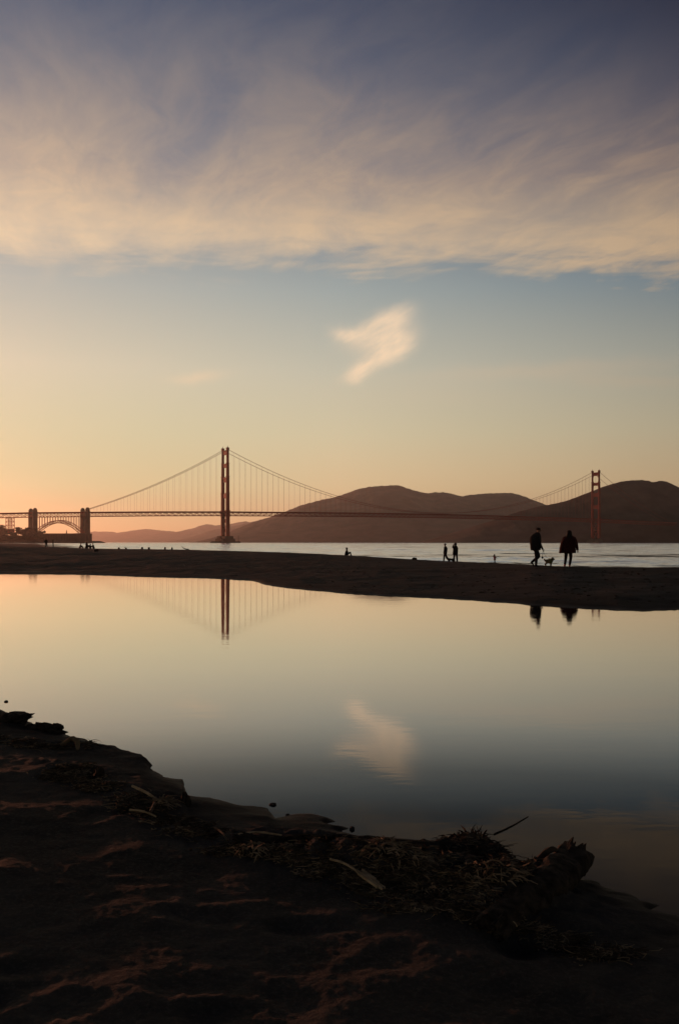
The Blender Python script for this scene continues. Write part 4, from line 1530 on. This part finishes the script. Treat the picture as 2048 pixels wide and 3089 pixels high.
# knots of matted weed in the heap
for i, (px, py, w, h_, lb) in enumerate([(1240, 2600, .11, .035, 'pale matted weed clump behind the splintered slat'), (1370, 2612, .12, .04, 'flat weed clump in the middle of the debris heap'), (1455, 2640, .10, .04, 'round weed clump left of the thick log'),
                                         (1310, 2690, .09, .03, 'tangled weed clump low in the debris heap'), (1520, 2655, .09, .045, 'weed clump resting against the thick log'), (480, 2425, .08, .03, 'pale rounded weed clump under the straight reed'),
                                         (770, 2570, .10, .028, 'bushy weed clump in front of the long dark log'), (1165, 2590, .10, .03, 'weed clump just behind the splintered slat top'), (1410, 2545, .13, .05, 'dark twiggy weed heap at the water edge above the debris')]):
    p = GS(px, py)
    t = empty('weed_clump', p)
    tag(t, lb, 'weed')
    m = MB()
    m.ell((0, 0, h_ * .2), w * .9, w * .55, h_ * .8, 16, 8, None, .22)
    m.build('mat', M_DARKWOOD, t)
    m = MB()
    for k in range(150 if i != 8 else 220):
        a, rr_ = random.uniform(0, 2 * pi), math.sqrt(random.random())
        A = V(w * rr_ * math.cos(a), w * .6 * rr_ * math.sin(a), h_ * (1 - rr_ * rr_) * .9)
        d = V(random.gauss(.4, .7), random.gauss(0, .6), random.gauss(.02, .12 if i != 8 else .28)).normalized()
        ln = random.uniform(.02, .09)
        B = A + d * ln * .5 + V(0, 0, random.uniform(0, .012))
        C = A + d * ln - V(0, 0, random.uniform(0, .012))
        w_ = random.uniform(.0015, .0045)
        m.tube([A, B, C], [w_, w_ * 1.1, w_ * .4], 3)
    m.build('fibres', M_WRACK if i != 8 else M_DARKWOOD, t)['kind'] = 'stuff'

# twigs standing out of the heap
for k, (px, dx, h_) in enumerate(((1436, -.006, .008), (1446, .008, .022), (1456, .02, .006), (1400, -.02, .0))):
    p = GS(px, 2552)
    stick('twig', [p + V(0, 0, .02), p + V(dx * .5, 0, .035 + h_ * .5), p + V(dx, 0, .045 + h_)], [.006, .005, .003], M_DARKWOOD,
          ('upright twig in the dark heap, second from its left', 'tallest upright twig in the dark heap at the water edge', 'slanting twig in the dark heap beside the upright ones', 'short twig leftmost in the dark heap')[k], 'twig', 'twigs in the dark heap', 6)

# bits of weed and pebbles strewn over the far berm: too many to count
deb = MB()
DA = np.random.uniform(-.40, .40, 1500)
DB, DC = np.interp(DA, B_AZ, B_R), np.interp(DA, C_AZ, C_R)
DR = DB + .8 + (DC - DB - .8) * np.random.random(1500) ** 1.3
DX, DY = DR * np.sin(DA), DR * np.cos(DA)
DZ = ground(DX, DY)
for x_, y_, z_ in zip(DX, DY, DZ):
    q = random.choice((.010, .014, .014, .020, .034))
    deb.ell((x_, y_, z_ + q * .15), q * random.uniform(1, 3.0), q, q * random.uniform(.3, .6), 5, 3, jit=.2)
tag(deb.build('berm_debris', M_DARKWOOD), 'dark bits of weed and pebbles strewn over the far berm', 'debris', None, 'stuff')

# ------------------------------------------------------------------ haze
m = MB()
m.box(-12500, 12500, -2200, 21500, -6, 720)
hz = m.build('haze', None)
mh = bpy.data.materials.new('evening haze')
mh.use_nodes = True
n, l = mh.node_tree.nodes, mh.node_tree.links
n.clear()
pv = n.new('ShaderNodeVolumePrincipled')
pv.inputs['Color'].default_value = (.97, .93, .88, 1)
pv.inputs['Density'].default_value = 0.000034
pv.inputs['Anisotropy'].default_value = 0.72
out = n.new('ShaderNodeOutputMaterial')
l.new(pv.outputs[0], out.inputs['Volume'])
hz.data.materials.append(mh)
tag(hz, 'thin warm evening haze over the whole strait', None, None, 'stuff')
